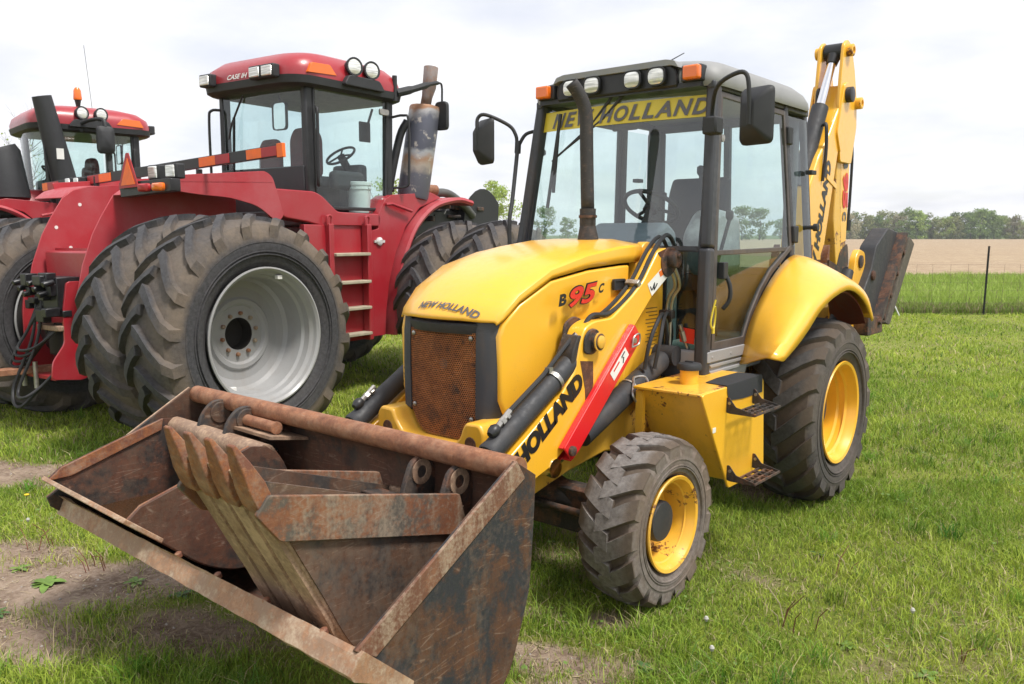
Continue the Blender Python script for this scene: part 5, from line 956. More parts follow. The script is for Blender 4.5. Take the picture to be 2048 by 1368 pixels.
        arc = [(4.62, 2.335), (4.35, 2.375), (4.05, 2.34), (3.80, 2.27), (3.58, 2.14), (3.38, 1.95), (3.23, 1.70), (3.11, 1.40), (3.04, 1.08), (3.00, .80), (2.99, .66)]
        ac = curve([V(0, *p) for p in arc], 3); rings = []
        for i, p in enumerate(ac):
            t = (ac[min(i + 1, len(ac) - 1)] - ac[max(i - 1, 0)]).normalized(); n_ = V(0, -t.z, t.y) if True else t
            rings.append([(sx * .62, p.y - n_.y * -.0, p.z), (sx * 1.05, p.y, p.z), (sx * 1.07, p.y + n_.y * .035, p.z + n_.z * .035), (sx * 1.05, p.y + n_.y * .07, p.z + n_.z * .07), (sx * .62, p.y + n_.y * .05, p.z + n_.z * .05)])
        P(MB().loft(rings), 'front_fender', M['red_fade'], smooth=45)
        ld = E('ladder')
        for y in (2.02, 2.62): P(MB().box((sx * .985, y, 1.32), (.10, .07, 1.36)), 'ladder_rail', M['red'], ld, bevel=.008); P(MB().tube(curve([(sx * 1.0, y - .03, 1.98), (sx * 1.0, y - .03, 2.08), (sx * 1.0, y + .03, 2.08), (sx * 1.0, y + .03, 1.98)], 3), .014, 8), 'ladder_loop', M['red'], ld)
        P(MB().box((sx * .90, 2.32, 1.32), (.05, .62, 1.36)), 'ladder_back', M['red'], ld)
        P(MB().box((sx * .93, 1.85, 1.35), (.08, .34, 1.28)), 'side_panel', M['red'], ld, bevel=.008)
        for z in (1.655, 1.335, 1.03, .725): P(MB().box((sx * 1.0, 2.32, z), (.15, .55, .035)), 'ladder_step', plain('tan_step_metal', (.42, .37, .27), .6), ld, bevel=.006)
        mb = MB(); mb.lathe([(0, .05), (.02, .05), (.03, .03), (.03, 0)], (sx * .952, 2.86, 1.80), (sx, 0, 0), 16); mb.box((sx * .96, 2.80, 1.80), (.015, .06, .03)); mb.box((sx * .96, 2.92, 1.80), (.015, .06, .03)); P(mb, 'marker_reflector', M['lens'])
        P(MB().tube([(sx * .97, 2.98, 2.24), (sx * 1.0, 3.05, 2.25), (sx * 1.01, 3.40, 2.17)], .02, 8), 'grab_bar', M['red'])
    # cab
    cx0, cx1, hx = -.62, .86, .12; y0, y1 = 1.84, 3.20
    for nm, a, b in (('rear_pillar', (.83, 1.90, 2.05), (.82, 1.90, 3.52)), ('rear_pillar', (-.59, 1.90, 2.05), (-.58, 1.90, 3.52)), ('front_pillar', (.82, 3.16, 2.1), (.80, 3.22, 3.52)), ('front_pillar', (-.58, 3.16, 2.1), (-.56, 3.22, 3.52))):
        mb = MB(); bar(mb, a, b, .085, .11); P(mb, nm, M['black'], bevel=.02)
    P(MB().box((hx, 2.5, 2.06), (1.44, 1.45, .16)), 'cab_floor', M['black'], bevel=.01)
    P(MB().box((hx, 1.86, 2.36), (1.40, .06, .55)), 'rear_wall', M['black'], bevel=.01)
    dr = E('cab_door')
    P(MB().ring_prism([(1.95, 2.16), (1.95, 3.51), (3.17, 3.51), (3.11, 2.16)], [(1.985, 2.20), (1.985, 3.47), (3.13, 3.47), (3.07, 2.20)], 'x', .825, .87), 'door_frame', M['black'], dr, bevel=.01)
    P(MB().add([(.85, 1.985, 2.20), (.85, 1.985, 3.48), (.85, 3.13, 3.48), (.85, 3.07, 2.20)], [(0, 1, 2, 3)]), 'door_glass', M['glass'], dr, smooth=0)
    for z in (2.28, 3.34): P(MB().prism(rrect(.16, .075, .03, (3.06, z)), 'x', .872, .90), 'door_hinge', M['steel'], dr, bevel=.006)
    P(MB().tube(curve([(.90, 1.94, 3.25), (.92, 1.96, 3.2), (.92, 1.95, 2.5), (.90, 1.98, 2.42)], 4), .018, 8), 'door_grab_rail', M['black'], dr)
    P(MB().add([(-.60, 1.985, 2.20), (-.60, 1.985, 3.48), (-.60, 3.13, 3.48), (-.60, 3.07, 2.20)], [(0, 1, 2, 3)]), 'side_glass', M['glass'], smooth=0)
    rr = lambda z: [(x, 1.86 - .05 * (1 - ((x - hx) / .72) ** 2), z) for x in np.linspace(-.57, .81, 9)]
    P(MB().loft([rr(2.62), rr(3.50)], False), 'rear_window', M['glass'])
    fr_ = lambda z: [(x, 3.22 + .16 * (1 - ((x - hx) / .70) ** 2), z) for x in np.linspace(-.56, .80, 9)]
    P(MB().loft([fr_(2.20), fr_(3.50)], False), 'windshield', M['glass'])
    def rf(x_, ya, yb, z, r, dome=0): return [(hx + p, q, z) for p, q in rnd([(-x_, ya), (x_, ya), (x_, yb), (-x_, yb)], r, 6)]
    P(MB().loft([rf(.72, 1.82, 3.22, 3.475, .2), rf(.80, 1.66, 3.38, 3.475, .3), rf(.845, 1.62, 3.44, 3.50, .34), rf(.855, 1.61, 3.46, 3.58, .34), rf(.80, 1.7, 3.4, 3.59, .3)]), 'roof_band', M['plastic'], smooth=40)
    rfp = P(MB().loft([rf(.84, 1.625, 3.445, 3.56, .36), rf(.845, 1.62, 3.455, 3.64, .36), rf(.825, 1.65, 3.42, 3.74, .36), rf(.75, 1.77, 3.30, 3.835, .36), rf(.57, 2.0, 3.05, 3.895, .3), rf(.25, 2.3, 2.75, 3.915, .15)]), 'cab_roof', M['red'], smooth=40)
    for x, k in ((.42, 1), (.62, 1), (-.45, .8)):
        L = E('work_lamp'); P(MB().box((x, 1.585, 3.62), (.20, .10, .14)), 'lamp_housing', M['plastic'], L, bevel=.015); P(MB().box((x, 1.53, 3.62), (.16, .02, .105)), 'lamp_lens', M['lens'], L, bevel=.015)
    text('roof_lettering', 'CASE IH', M['sticker'], rfp, (-.14 * s if not mir else .34, 1.612, 3.60), (.34, 0, .0), (0, .012, .055), .02, .004, .2) if not mir else None
    P(MB().prism(rnd([(1.80, 3.61), (2.22, 3.63), (2.12, 3.73), (1.86, 3.72)], .01), 'x', .93, .972), 'turn_signal', M['amber'], bevel=.006)
    for y in (2.46, 2.74):
        L = E('round_lamp'); c = V(.99, y, 3.76); d = V(1, -.25, .05).normalized()
        P(MB().lathe([(-.10, .03), (-.06, .085), (.02, .105), (.035, .105), (.035, .088), (.02, .085)], c, d, 24), 'lamp_housing', M['plastic'], L); P(MB().lathe([(.012, .09), (.03, .082), (.042, .05), (.045, 0)], c, d, 24), 'lamp_lens', M['lens'], L)
    P(MB().prism(rnd([(2.28, 3.54), (2.36, 3.66), (2.85, 3.66), (2.95, 3.54)], .04), 'x', .93, 1.03), 'lamp_shelf', M['plastic'], bevel=.012)
    mi = E('side_mirror'); A = V(.95, 3.22 if full else 2.78, 3.58)
    if not full:
        P(MB().tube(curve([A, A + V(.22, -.10, .06), A + V(.45, -.22, .06), A + V(.50, -.24, -.05)], 4), .03, 8), 'mirror_arm', M['plastic'], mi)
        P(MB().loft([[(x_, A.y - .24 + a, A.z - .25 + b) for a, b in rrect(.26 * k, .42 * k, .07 * k)] for x_, k in ((A.x + .44, .94), (A.x + .47, 1), (A.x + .52, .96), (A.x + .56, .6))]), 'mirror_housing', M['plastic'], mi)
    else: P(MB().tube(curve([A, A + V(.08, .22, .07), A + V(.12, .48, .16), A + V(.13, .66, .20), A + V(.14, .70, .16), A + V(.14, .70, -.02)], 4), [.05] * 4 + [.04] * 4 + [.025] * 4 + [.014] * 9, 8), 'mirror_arm', M['plastic'], mi)
    P(MB().tube([A + V(0, -.03, -.1), A + V(0, -.03, .2)], .03, 8), 'mirror_pivot', M['plastic'], mi)
    if full: P(MB().loft([[(A.x + .13 + a, y, A.z - .20 + b) for a, b in rrect(.20 * k, .36 * k, .06 * k)] for y, k in ((3.90, .94), (3.915, 1), (3.95, .98), (3.985, .7), (3.99, .3))]), 'mirror_housing', M['plastic'], mi)
    P(MB().tube(curve([(.86, 3.22, 3.30), (1.0, 3.28, 3.32), (1.06, 3.31, 3.24), (1.06, 3.30, 2.6), (1.04, 3.28, 2.47), (.90, 3.2, 2.45)], 4), .016, 8), 'hand_rail', M['black'])
    P(MB().tube(curve([(-.60, 1.86, 3.34), (-.68, 1.78, 3.33), (-.70, 1.76, 3.2), (-.70, 1.76, 2.5)], 4), .016, 8), 'hand_rail', M['black'])
    wp = E('rear_wiper'); P(MB().tube([(-.12, 1.80, 3.46), (-.30, 1.77, 3.15), (-.36, 1.77, 2.98)], .012, 8), 'wiper_arm', M['black'], wp); mb = MB(); bar(mb, (-.26, 1.775, 3.22), (-.30, 1.775, 2.60), .014, .03); P(mb, 'wiper_blade', M['black'], wp)
    # inside
    st = E('seat'); P(MB().prism(rnd([(-.02, 2.55), (-.02, 3.02), (.06, 3.14), (.36, 3.14), (.46, 3.02), (.46, 2.55)], .08), 'y', 2.36, 2.48), 'seat_back', M['seat_rd'], st, bevel=.04, seg=3); P(MB().box((.22, 2.62, 2.50), (.50, .46, .14)), 'seat_cushion', M['seat'], st, bevel=.04); P(MB().box((.22, 2.6, 2.30), (.35, .35, .3)), 'seat_base', M['black'], st)
    s2 = E('seat'); P(MB().prism(rnd([(-.50, 2.5), (-.50, 2.95), (-.44, 3.03), (-.20, 3.03), (-.14, 2.95), (-.14, 2.5)], .08), 'y', 2.30, 2.40), 'seat_back', M['seat_rd'], s2, bevel=.04, seg=3); P(MB().box((-.32, 2.5, 2.35), (.36, .36, .3)), 'seat_cushion', M['seat'], s2, bevel=.04)
    mb = MB(); c = V(.2, 3.0, 2.86); ax = V(0, -.6, .8).normalized(); u = V(1, 0, 0); w_ = ax.cross(u); mb.tube([c + (u * math.cos(t) + w_ * math.sin(t)) * .19 for t in np.linspace(0, 2 * math.pi, 25)], .016, 8, caps=False); mb.tube([c, c - ax * .6], .05, 10)
    for t in (0, 2.1, 4.2): mb.tube([c, c + (u * math.cos(t) + w_ * math.sin(t)) * .19], .012, 6)
    P(mb, 'steering_wheel', M['plastic'])
    P(MB().box((.60, 2.70, 2.52), (.14, .50, .22)), 'side_console', M['seat'], bevel=.05); P(MB().box((.20, 3.15, 2.45), (.5, .14, .6)), 'dash_console', M['interior'], bevel=.04)
    P(MB().box((hx, 2.5, 3.50), (1.30, 1.35, .04)), 'headliner', M['interior'], bevel=.01)
    im = E('interior_mirror'); P(MB().prism(rrect(.22, .30, .05, (.28, 3.22)), 'y', 1.98, 2.0), 'mirror_glass', M['mirror'], im); P(MB().ring_prism(rrect(.235, .315, .055, (.28, 3.22)), rrect(.21, .29, .048, (.28, 3.22)), 'y', 1.972, 2.005), 'mirror_rim', M['black'], im); P(MB().tube([(.28, 2.0, 3.36), (.26, 2.0, 3.45)], .01, 6), 'mirror_stem', M['black'], im)
    P(MB().box((.62, 3.0, 3.12), (.03, .18, .24)), 'monitor', M['black'], bevel=.01); P(MB().tube([(.62, 3.05, 3.2), (.66, 3.1, 3.4)], .015, 6), 'monitor_arm', M['black'])
    # exhaust and hood
    mfm = G('burnt_muffler'); z_ = mfm.sep()[2]; zz = mfm.math('ADD', z_, mfm.math('MULTIPLY', mfm.noise(5, 5, .6), .25))
    cc = mfm.ramp(mfm.math('DIVIDE', mfm.math('SUBTRACT', zz, 2.4), 1.5), (.10, (.13, .13, .16)), (.24, (.14, .14, .17)), (.29, (.40, .34, .29)), (.36, (.36, .22, .14)), (.42, (.36, .37, .39)), (.46, (.085, .088, .115)), (.70, (.10, .105, .135)), (.76, (.38, .37, .37)), (.79, (.34, .18, .10)), (1.0, (.40, .28, .20)))
    chip = mfm.math('MULTIPLY', mfm.ramp(mfm.noise(9, 6, .75), (.58, 0.), (.62, 1.)), mfm.ramp(zz, (.0, 0.), (.1, 1.))); mfx = mfm.bsdf(mfm.mix(mfm.math('MULTIPLY', chip, .8), cc, (.50, .45, .40)), .5, .35)
    if full:
        mb = MB(); a, b = V(.80, 3.66, 2.34), V(.88, 3.84, 3.50); mb.tube([a, a + (b - a) * .03, a + (b - a) * .97, b, b + V(.0, .0, .02)], [.19, .20, .20, .19, .10], 26); mu = P(mb, 'muffler', mfx)
        P(MB().tube([b, b + V(.015, .02, .12), b + V(.02, .06, .25), b + V(.03, .09, .50)], [.065, .065, .085, .090], 16, caps=False), 'exhaust_pipe', rusty('scorched_pipe', (.16, .13, .12), (.11, .07, .055), (.22, .13, .09), (.3, .27, .25), rust=.5, mudamt=.3, sc=2.5), mu, solid=.006)
        mb = MB(); mb.tube(curve([(.70, 3.36, 2.42), (.68, 3.38, 2.55), (.74, 3.50, 3.1), (.80, 3.58, 3.3)], 4), .05, 10); P(mb, 'guard_bracket', M['black'], mu); P(MB().tube([(.82, 3.75, 2.46), (.86, 4.05, 2.46)], .07, 14), 'exhaust_elbow', M['rustpipe'], mu)
        en = E('engine'); random.seed(11)
        P(MB().box((.1, 4.9, 1.85), (.75, 1.7, .75)), 'engine_block', M['black'], en, bevel=.03)
        mb = MB()
        for k in range(26): mb.box((random.uniform(.0, .62), random.uniform(4.0, 5.4), random.uniform(2.05, 2.36)), (random.uniform(.05, .2), random.uniform(.05, .25), random.uniform(.04, .16)), Matrix.Rotation(random.uniform(0, 3), 3, 'Z'))
        each(mm(mb), 'engine_fitting', M['dkrust'], en, bevel=.01)
        for k in range(9): P(MB().tube(curve([(random.uniform(.2, .6), 4.0 + .12 * k, 2.1 + .2 * random.random()), (random.uniform(.3, .62), 4.2 + .12 * k, 2.35), (random.uniform(.3, .62), 4.45 + .12 * k, 2.25 + .1 * random.random())], 5), random.choice((.012, .018, .03)), 8), 'engine_pipe', M[random.choice(('steel', 'hose', 'dkrust'))], en)
        P(MB().tube(curve([(.55, 4.25, 2.42), (.60, 4.60, 2.45), (.62, 4.95, 2.30), (.60, 5.2, 2.15)], 5), .06, 14), 'intake_pipe', plain('grey_pipe', (.10, .10, .095), .5, .3), en)
        P(MB().loft([[(.62 - .05 * a, 5.0 + .12 * i, 2.05 + .50 * math.sin(math.pi * min(1, (i + .6) / 8.5)) ** .5 * (1 - .15 * a)) for a in range(3)] + [(-.3, 5.0 + .12 * i, 2.3), (-.3, 5.0 + .12 * i, 2.0), (.6, 5.0 + .12 * i, 2.0)] for i in range(8)]), 'radiator_shroud', M['plastic'], en)
    else:
        mb = MB(); a, b = V(1.00, 2.98, 2.35), V(1.06, 3.30, 3.95); mb.tube([a, lerp(a, b, .5), lerp(a, b, .93), b], [.19, .165, .14, .135], 18); stk = P(mb, 'exhaust_stack', M['plastic']); P(MB().box((1.19, 3.13, 3.10), (.02, .10, .16)), 'stack_label', M['sticker'], stk)
        hs_ = [[(x, y, z) for x, z in rnd([(-.42, 1.7), (-.45, 2.35), (-.30, 2.56 + dz), (.54, 2.56 + dz), (.69, 2.35), (.66, 1.7)], .10, 4)] for y, dz in ((2.85, .04), (3.8, .02), (4.6, -.02), (5.5, -.10), (5.9, -.2))]
        hd = P(MB().loft(hs_), 'hood', M['red'], smooth=40)
        P(MB().prism(rnd([(2.98, 2.18), (2.98, 2.42), (3.36, 2.40), (3.36, 2.18)], .02), 'x', .684, .696), 'hood_stripe', M['black'], hd)
        xs_ = -.698
        def tl(nm, bd, m_, y, z, w_, h): text(nm, bd, M[m_], hd, (xs_, y, z), (0, -w_, 0), (0, 0, h), .03, .003, 0)
        tl('hood_lettering', 'CASE', 'sticker', 4.42, 2.22, .62, .17)
        for y, m_ in ((3.74, 'letter'), (3.67, 'sticker'), (3.595, 'letter_red'), (3.52, 'sticker'), (3.45, 'letter')): MB().box((xs_ - .002, y, 2.305), (.008, .06, .19)).build('hood_emblem_bar', M[m_], hd)
        mb = MB(); mb.tube([(.52, 3.72, 2.45), (.52, 3.72, 2.52), (.52, 3.78, 3.14), (.52, 3.80, 3.20)], [.30, .29, .26, .22], 24); mb.tube([(.52, 3.92, 3.15), (.52, 4.0, 3.45), (.52, 4.1, 3.8)], [.11, .10, .09], 14); P(mb, 'air_cleaner', M['plastic'])
        P(MB().tube(curve([(.72, 3.0, 2.18), (.78, 3.3, 2.24), (.78, 3.7, 2.22), (.70, 4.0, 2.2)], 4), .085, 12), 'intake_hose', M['hose'])
        P(MB().lathe([(0, .06), (.02, .065), (.15, .055), (.19, .03), (.2, 0)], (.55, 2.66, 4.02), (0, 0, 1), 18), 'warning_beacon', M['amber']); P(MB().tube([(.55, 2.66, 3.85), (.55, 2.66, 4.02)], [.02, .05], 10), 'beacon_stem', M['black'])
    P(MB().tube([(.40, 2.4, 3.80), (.48, 2.5, 4.9)] if not full else [(-.85, 2.6, 2.4), (-.85, 2.6, 2.85)], .004, 5), 'whip_antenna', M['black'])
    return TX
T1 = tractor((-5.377, .124, 0), R(6), 'red tractor with dual wheels, ladder and burnt muffler behind the yellow backhoe', False, True)
T2 = tractor((-11.35, 5.09, 0), R(172.4), 'red tractor at the far left with black stack and amber beacon', True, False)
# white pail standing on the cab floor of the nearer tractor
pl = tag(empty('plastic_pail', T1.matrix_basis @ V(.66, 2.84, 2.14), R(6)), 'white plastic pail standing inside the nearer red tractor cab', 'pail')
mb = MB(); mb.lathe([(0, .0), (0, .125), (.28, .142), (.28, .150), (.30, .150), (.30, .144), (.33, .146), (.33, .153), (.365, .153), (.37, .146), (.36, .138), (.02, .12)], ax=(0, 0, 1), n=32); mb.build('pail_body', M['white'], pl)
mb = MB(); mb.tube(curve([(.15, 0, .31), (.16, .06, .20), (.15, .10, .14), (.10, .13, .12), (0, .155, .11), (-.1, .13, .13), (-.15, 0, .31)], 4), .003, 6); mb.build('pail_handle', M['steel'], pl)
finish([FT, FR, FHB, RT_, RR, RHB, TT, TR_, THB] + TBL + TVB)
# ------------------------------------------------------------------ wire fence
fe = tag(empty('wire_fence', gp(19.6, 11.14)), 'woven wire fence on black metal posts along the lawn edge', 'fence'); fe.rotation_euler = (0, 0, PSI)
pb = MB(); pb.prism([(-.004, -.02), (.004, -.02), (.004, -.004), (.025, -.004), (.025, .004), (-.025, .004), (-.025, -.004), (-.004, -.004)], 'z', -.1, 1.62); 
p0 = pb.build('post', plain('black_post_paint', (.018, .019, .02), .5), fe, smooth=0); p0.location = (0, 0, 0); p0.rotation_euler = (0, R(.8), 0); p0.scale = (.95, .95, 1)
for k in (-3, -2, -1, 1): copy_obj(p0, fe, (k * 4.9, 0, 0), (0, R(random.uniform(-2, 2)), 0))
wm_ = plain('rusty_fence_wire', (.16, .13, .11), .6, .5)
for k, z in enumerate((.15, .28, .42, .58, .76, .96, 1.18)): MB().tube([(-15, .03, z), (-8, .03, z - .012), (-2, .03, z + .006), (0, .03, z), (3, .03, z - .01), (5.2, .03, z)], .0022, 4).build('line_wire', wm_, fe)
sw = MB().tube([(0, 0, .12), (.004, 0, .6), (0, 0, 1.2)], .0026, 4).build('stay_wire', wm_, fe); sw.location = (-.41, .03, 0)
for k in range(-30, 12):
    if k not in (0, -1): copy_obj(sw, fe, (k * .41, .03, 0), (0, R(random.uniform(-2, 2)), 0))
st = tag(MB().tube([(0, 0, 0), (-.22, .05, .42)], .016, 6).build('leaning_stake', plain('pale_plastic_stake', (.62, .62, .6), .5)), 'thin pale stake leaning by the fence behind the stabilizer', 'stake'); st.location = gp(19.3, 9.02)
# ------------------------------------------------------------------ trees
def leafmat(name, a, b):
    g = G(name); o = g.n('ShaderNodeObjectInfo').outputs['Random']; c = g.mix(g.ramp(g.noise(.55, 4), (.3, 0.), (.7, 1.)), a, b); h = g.n('ShaderNodeHueSaturation', {'Color': c, 'Value': g.math('ADD', g.math('MULTIPLY', o, .5), .75)}).outputs[0]
    d = g.n('ShaderNodeBsdfDiffuse', {0: h}); t = g.n('ShaderNodeBsdfTranslucent', {0: h}); m = g.n('ShaderNodeMixShader', {0: .3}); g.nt.links.new(d.outputs[0], m.inputs[1]); g.nt.links.new(t.outputs[0], m.inputs[2]); g.nt.links.new(m.outputs[0], g.out.inputs[0]); return g.mat
LM = [leafmat('spring_leaves', (.24, .34, .08), (.35, .43, .12)), leafmat('green_leaves', (.14, .22, .07), (.23, .31, .10)), leafmat('olive_leaves', (.24, .27, .11), (.35, .37, .17)), leafmat('bud_leaves', (.30, .28, .18), (.40, .37, .24))]
BK = plain('tree_bark', (.11, .09, .075), .9, var=.4, scale=3)
def crown(name, h, wd, n, leaf, seed, mat, low=.18):
    q = np.random.default_rng(seed); cl = []
    for k in range(26):
        a = q.uniform(0, 6.28); z = q.uniform(low, .95); r = wd / 2 * (math.sin(min(1, (z - low + .2) / (1.12 - low)) * math.pi * .92) ** .6) * q.uniform(.25, .9); cl.append((r * math.cos(a), r * math.sin(a), z * h, q.uniform(.10, .22) * wd))
    cl = np.array(cl); i = q.integers(0, len(cl), n); d = q.normal(0, 1, (n, 3)); d /= np.linalg.norm(d, axis=1)[:, None]; r = q.uniform(.35, 1.05, n) ** .6
    c = cl[i, :3] + d * (cl[i, 3] * r)[:, None] * np.array([1, 1, .8]); u = q.normal(0, 1, (n, 3)); u /= np.linalg.norm(u, axis=1)[:, None]; w_ = np.cross(u, d); w_ /= np.linalg.norm(w_, axis=1)[:, None] + 1e-6
    sz = (leaf * q.uniform(.5, 1.3, n))[:, None]; vs = np.stack([c - u * sz, c + w_ * sz * .7, c + u * sz, c - w_ * sz * .7], 1).reshape(-1, 3)
    me = bpy.data.meshes.new(name); me.from_pydata(vs.tolist(), [], np.arange(n * 4).reshape(-1, 4).tolist()); me.materials.append(mat); return me
def trunk(name, h, r, seed, limbs=7, twig=0):
    q = random.Random(seed); mb = MB(); top = V(q.uniform(-.06, .06) * h, q.uniform(-.06, .06) * h, h * .86); mid = top * .5 + V(q.uniform(-.03, .03) * h, 0, 0)
    mb.tube(curve([(0, 0, -.2), (0, 0, h * .12), mid, top], 4), [r * lerp(1.15, .12, i / 12) for i in range(13)], 8)
    def grow(p, d, ln, rr, dep):
        e = p + d * ln; m_ = lerp(p, e, .5) + V(q.uniform(-1, 1), q.uniform(-1, 1), q.uniform(-.3, 1)) * ln * .08; mb.tube([p, m_, e], [rr, rr * .75, rr * .4], 5)
        if dep > 0:
            for k in range(3): grow(lerp(m_, e, q.uniform(.1, 1)), (d + V(q.uniform(-1, 1), q.uniform(-1, 1), q.uniform(-.2, .8)) * .75).normalized(), ln * q.uniform(.5, .72), rr * .5, dep - 1)
    for k in range(limbs):
        a = q.uniform(0, 6.28); z = q.uniform(.25, .8); p = lerp(V(0, 0, 0), top, z); grow(p, V(math.cos(a), math.sin(a), q.uniform(.5, 1.2)).normalized(), h * q.uniform(.18, .30), r * .38 * (1.1 - z * .6), twig)
    o = mb.build(name, BK); me = o.data; bpy.data.objects.remove(o); return me
CR = [[crown('crown', 13, 11, 1500, .42, 10 * m_ + v_, LM[m_], .03) for v_ in range(3)] for m_ in range(4)]
TK = [trunk('trunk', 12.5, .28, 3 + v_) for v_ in range(3)]
names = ['pale spring-green tree in the far tree line beyond the stubble field', 'dark green tree in the far tree line beyond the stubble field', 'olive-leaved tree in the far tree line beyond the stubble field', 'brownish budding tree in the far tree line beyond the stubble field']
def tree(loc, cme, tme, sc, rz, label, grp=None):
    t = tag(empty('tree', loc, rz), label, 'tree', grp); t.scale = sc
    for nm, me in (('trunk', tme), ('crown', cme)):
        if me: o = bpy.data.objects.new(nm, me); COL.objects.link(o); o.parent = t
    return t
random.seed(21)
FAR = []
for k in range(56):
    px = 1560 + k * 8.9 + random.uniform(-6, 6); s = random.choice((378, 386, 396)); m_ = random.choices((0, 1, 2, 3), (.34, .30, .30, .06))[0]; hh = random.uniform(.68, .96) * (1.16 if 1740 < px < 1830 else 1.0) * (1.14 if 1930 < px < 2000 else 1)
    FAR.append((px, m_, tree(gp(s, (px - 1024) / 1665 * s), random.choice(CR[m_]), random.choice(TK), (hh * random.uniform(.9, 1.15), hh, hh), random.uniform(0, 6.28), names[m_], 'trees of the far tree line')))
ORD = 'first second third fourth fifth sixth seventh eighth ninth tenth eleventh twelfth thirteenth fourteenth fifteenth sixteenth seventeenth eighteenth nineteenth twentieth twenty-first twenty-second twenty-third twenty-fourth twenty-fifth twenty-sixth twenty-seventh twenty-eighth twenty-ninth thirtieth'.split()
for m_ in range(4):
    for i, (px, q, t) in enumerate(sorted([f for f in FAR if f[1] == m_], key=lambda f: -f[0])): t['label'] = names[m_].replace(' in the far tree line', ', %s of its kind from the right in the far tree line' % ORD[i]).replace(' beyond the stubble field', '')
for k, px in enumerate((1090, 1135, 1480, 1515, 1440, 700, 655)):
    s = 300; hh = random.uniform(.6, .95); tree(gp(s, (px - 1024) / 1665 * s), random.choice(CR[1]), TK[k % 3], (hh, hh, hh), k, ('distant tree seen low through the backhoe windshield, %s from the left' % ORD[k] if k < 2 else 'distant tree seen through the backhoe side window, %s from the left' % ORD[(1, 2, 0)[k - 2]] if k < 5 else 'distant tree seen through the red tractor cab, %s from the left' % ORD[6 - k]), 'distant trees behind the cabs')
cme = crown('crown', 9.2, 6.5, 2600, .16, 77, LM[0], .3); tree(gp(110, -2.3), cme, trunk('trunk', 8.6, .2, 9, 9, 1), (1, 1, 1), 0, 'small leafy tree on the horizon between tractor and backhoe')
cme = crown('crown', 7.5, 6.5, 500, .07, 78, LM[0], .3); tree(gp(46, -27.6), cme, trunk('trunk', 7.6, .16, 5, 13, 3), (1, 1, 1), 0, 'nearly bare tree with thin branches at the far left edge')
cme = crown('crown', 7, 5, 1500, .12, 79, LM[0], .3); tree(gp(70, -10.2), cme, trunk('trunk', 6.5, .15, 6, 9, 1), (1, 1, 1), 0, 'green tree glimpsed behind the red tractor ladder and muffler')
# ------------------------------------------------------------------ weeds, stones, dandelions
WM = [plain('weed_leaf', (.13, .22, .035), .6, var=.35, scale=20), plain('dark_weed_leaf', (.06, .13, .03), .55, var=.35, scale=20)]
def leafpts(mb, base, a, ln, wd, el, droop):
    d = V(math.cos(a), math.sin(a), 0); sd = V(-math.sin(a), math.cos(a), 0); rows = []
    for j in range(6):
        t = j / 5; p = base + d * ln * t * math.cos(el) + V(0, 0, ln * (t * math.sin(el) - droop * t * t)); w_ = wd * math.sin(min(1, t * .92 + .08) * math.pi) ** .7 * .5
        rows.append([p - sd * w_ + V(0, 0, w_ * .25), p, p + sd * w_ + V(0, 0, w_ * .25)])
    mb.loft(rows, False)
def gnd(x, y): return V(x, y, float(gz(x, y)))
wspots = [(-1.72, -1.93, 9, .17, 0, 'large broad-leaved weed on the bare soil at the left'), (-2.05, -1.95, 6, .10, 0, None), (-1.5, -2.25, 6, .09, 1, None), (-1.0, -1.55, 6, .10, 1, None), (-1.35, -1.62, 7, .10, 0, None), (1.55, -.25, 6, .10, 0, None), (1.42, -.5, 7, .11, 1, None), (1.85, .15, 6, .09, 0, None), (1.72, -.62, 6, .09, 0, None), (1.25, -.62, 6, .10, 1, None), (2.2, .1, 6, .10, 0, None), (-3.3, -1.2, 7, .12, 0, None), (1.9, 1.2, 6, .1, 1, None), (1.35, 1.15, 6, .1, 1, None), (2.0, -.45, 6, .09, 1, None), (-.55, -2.35, 6, .09, 0, None)]
wlab = ['left of the large weed on the bare soil', 'in front of the large weed near the left bottom edge', 'on the soil under the bucket lip', 'between the large weed and the bucket lip', 'right of the dry ground beside the bucket side plate', 'nearest the lower edge right of the bucket', 'in the lawn right of the front wheel', 'nearest the bottom edge right of centre', 'closest to the bucket side plate', 'in the lower right part of the lawn', 'in the grass at the far left edge', 'in the lawn right of the rear wheel', 'in the grass between the two yellow wheels', 'at the bottom edge near the right corner', 'in the grass below the bucket lip']
for x, y, n, ln, mi, lb in wspots:
    mb = MB(); b = gnd(x, y)
    ln *= .8
    for k in range(n): leafpts(mb, V(0, 0, .005), 6.28 * k / n + random.uniform(-.3, .3), ln * random.uniform(.6, 1.1), ln * .36, random.uniform(.1, .6), .3)
    o = mb.build('broadleaf_weed', WM[mi]); o.location = b; tag(o, lb or 'small broad-leaved weed %s' % wlab.pop(0), 'weed', None if lb else 'small weed rosettes')
SM = plain('dry_red_stem', (.20, .075, .05), .8, var=.3, scale=20); SP = plain('straw_stem', (.45, .36, .24), .8, var=.3)
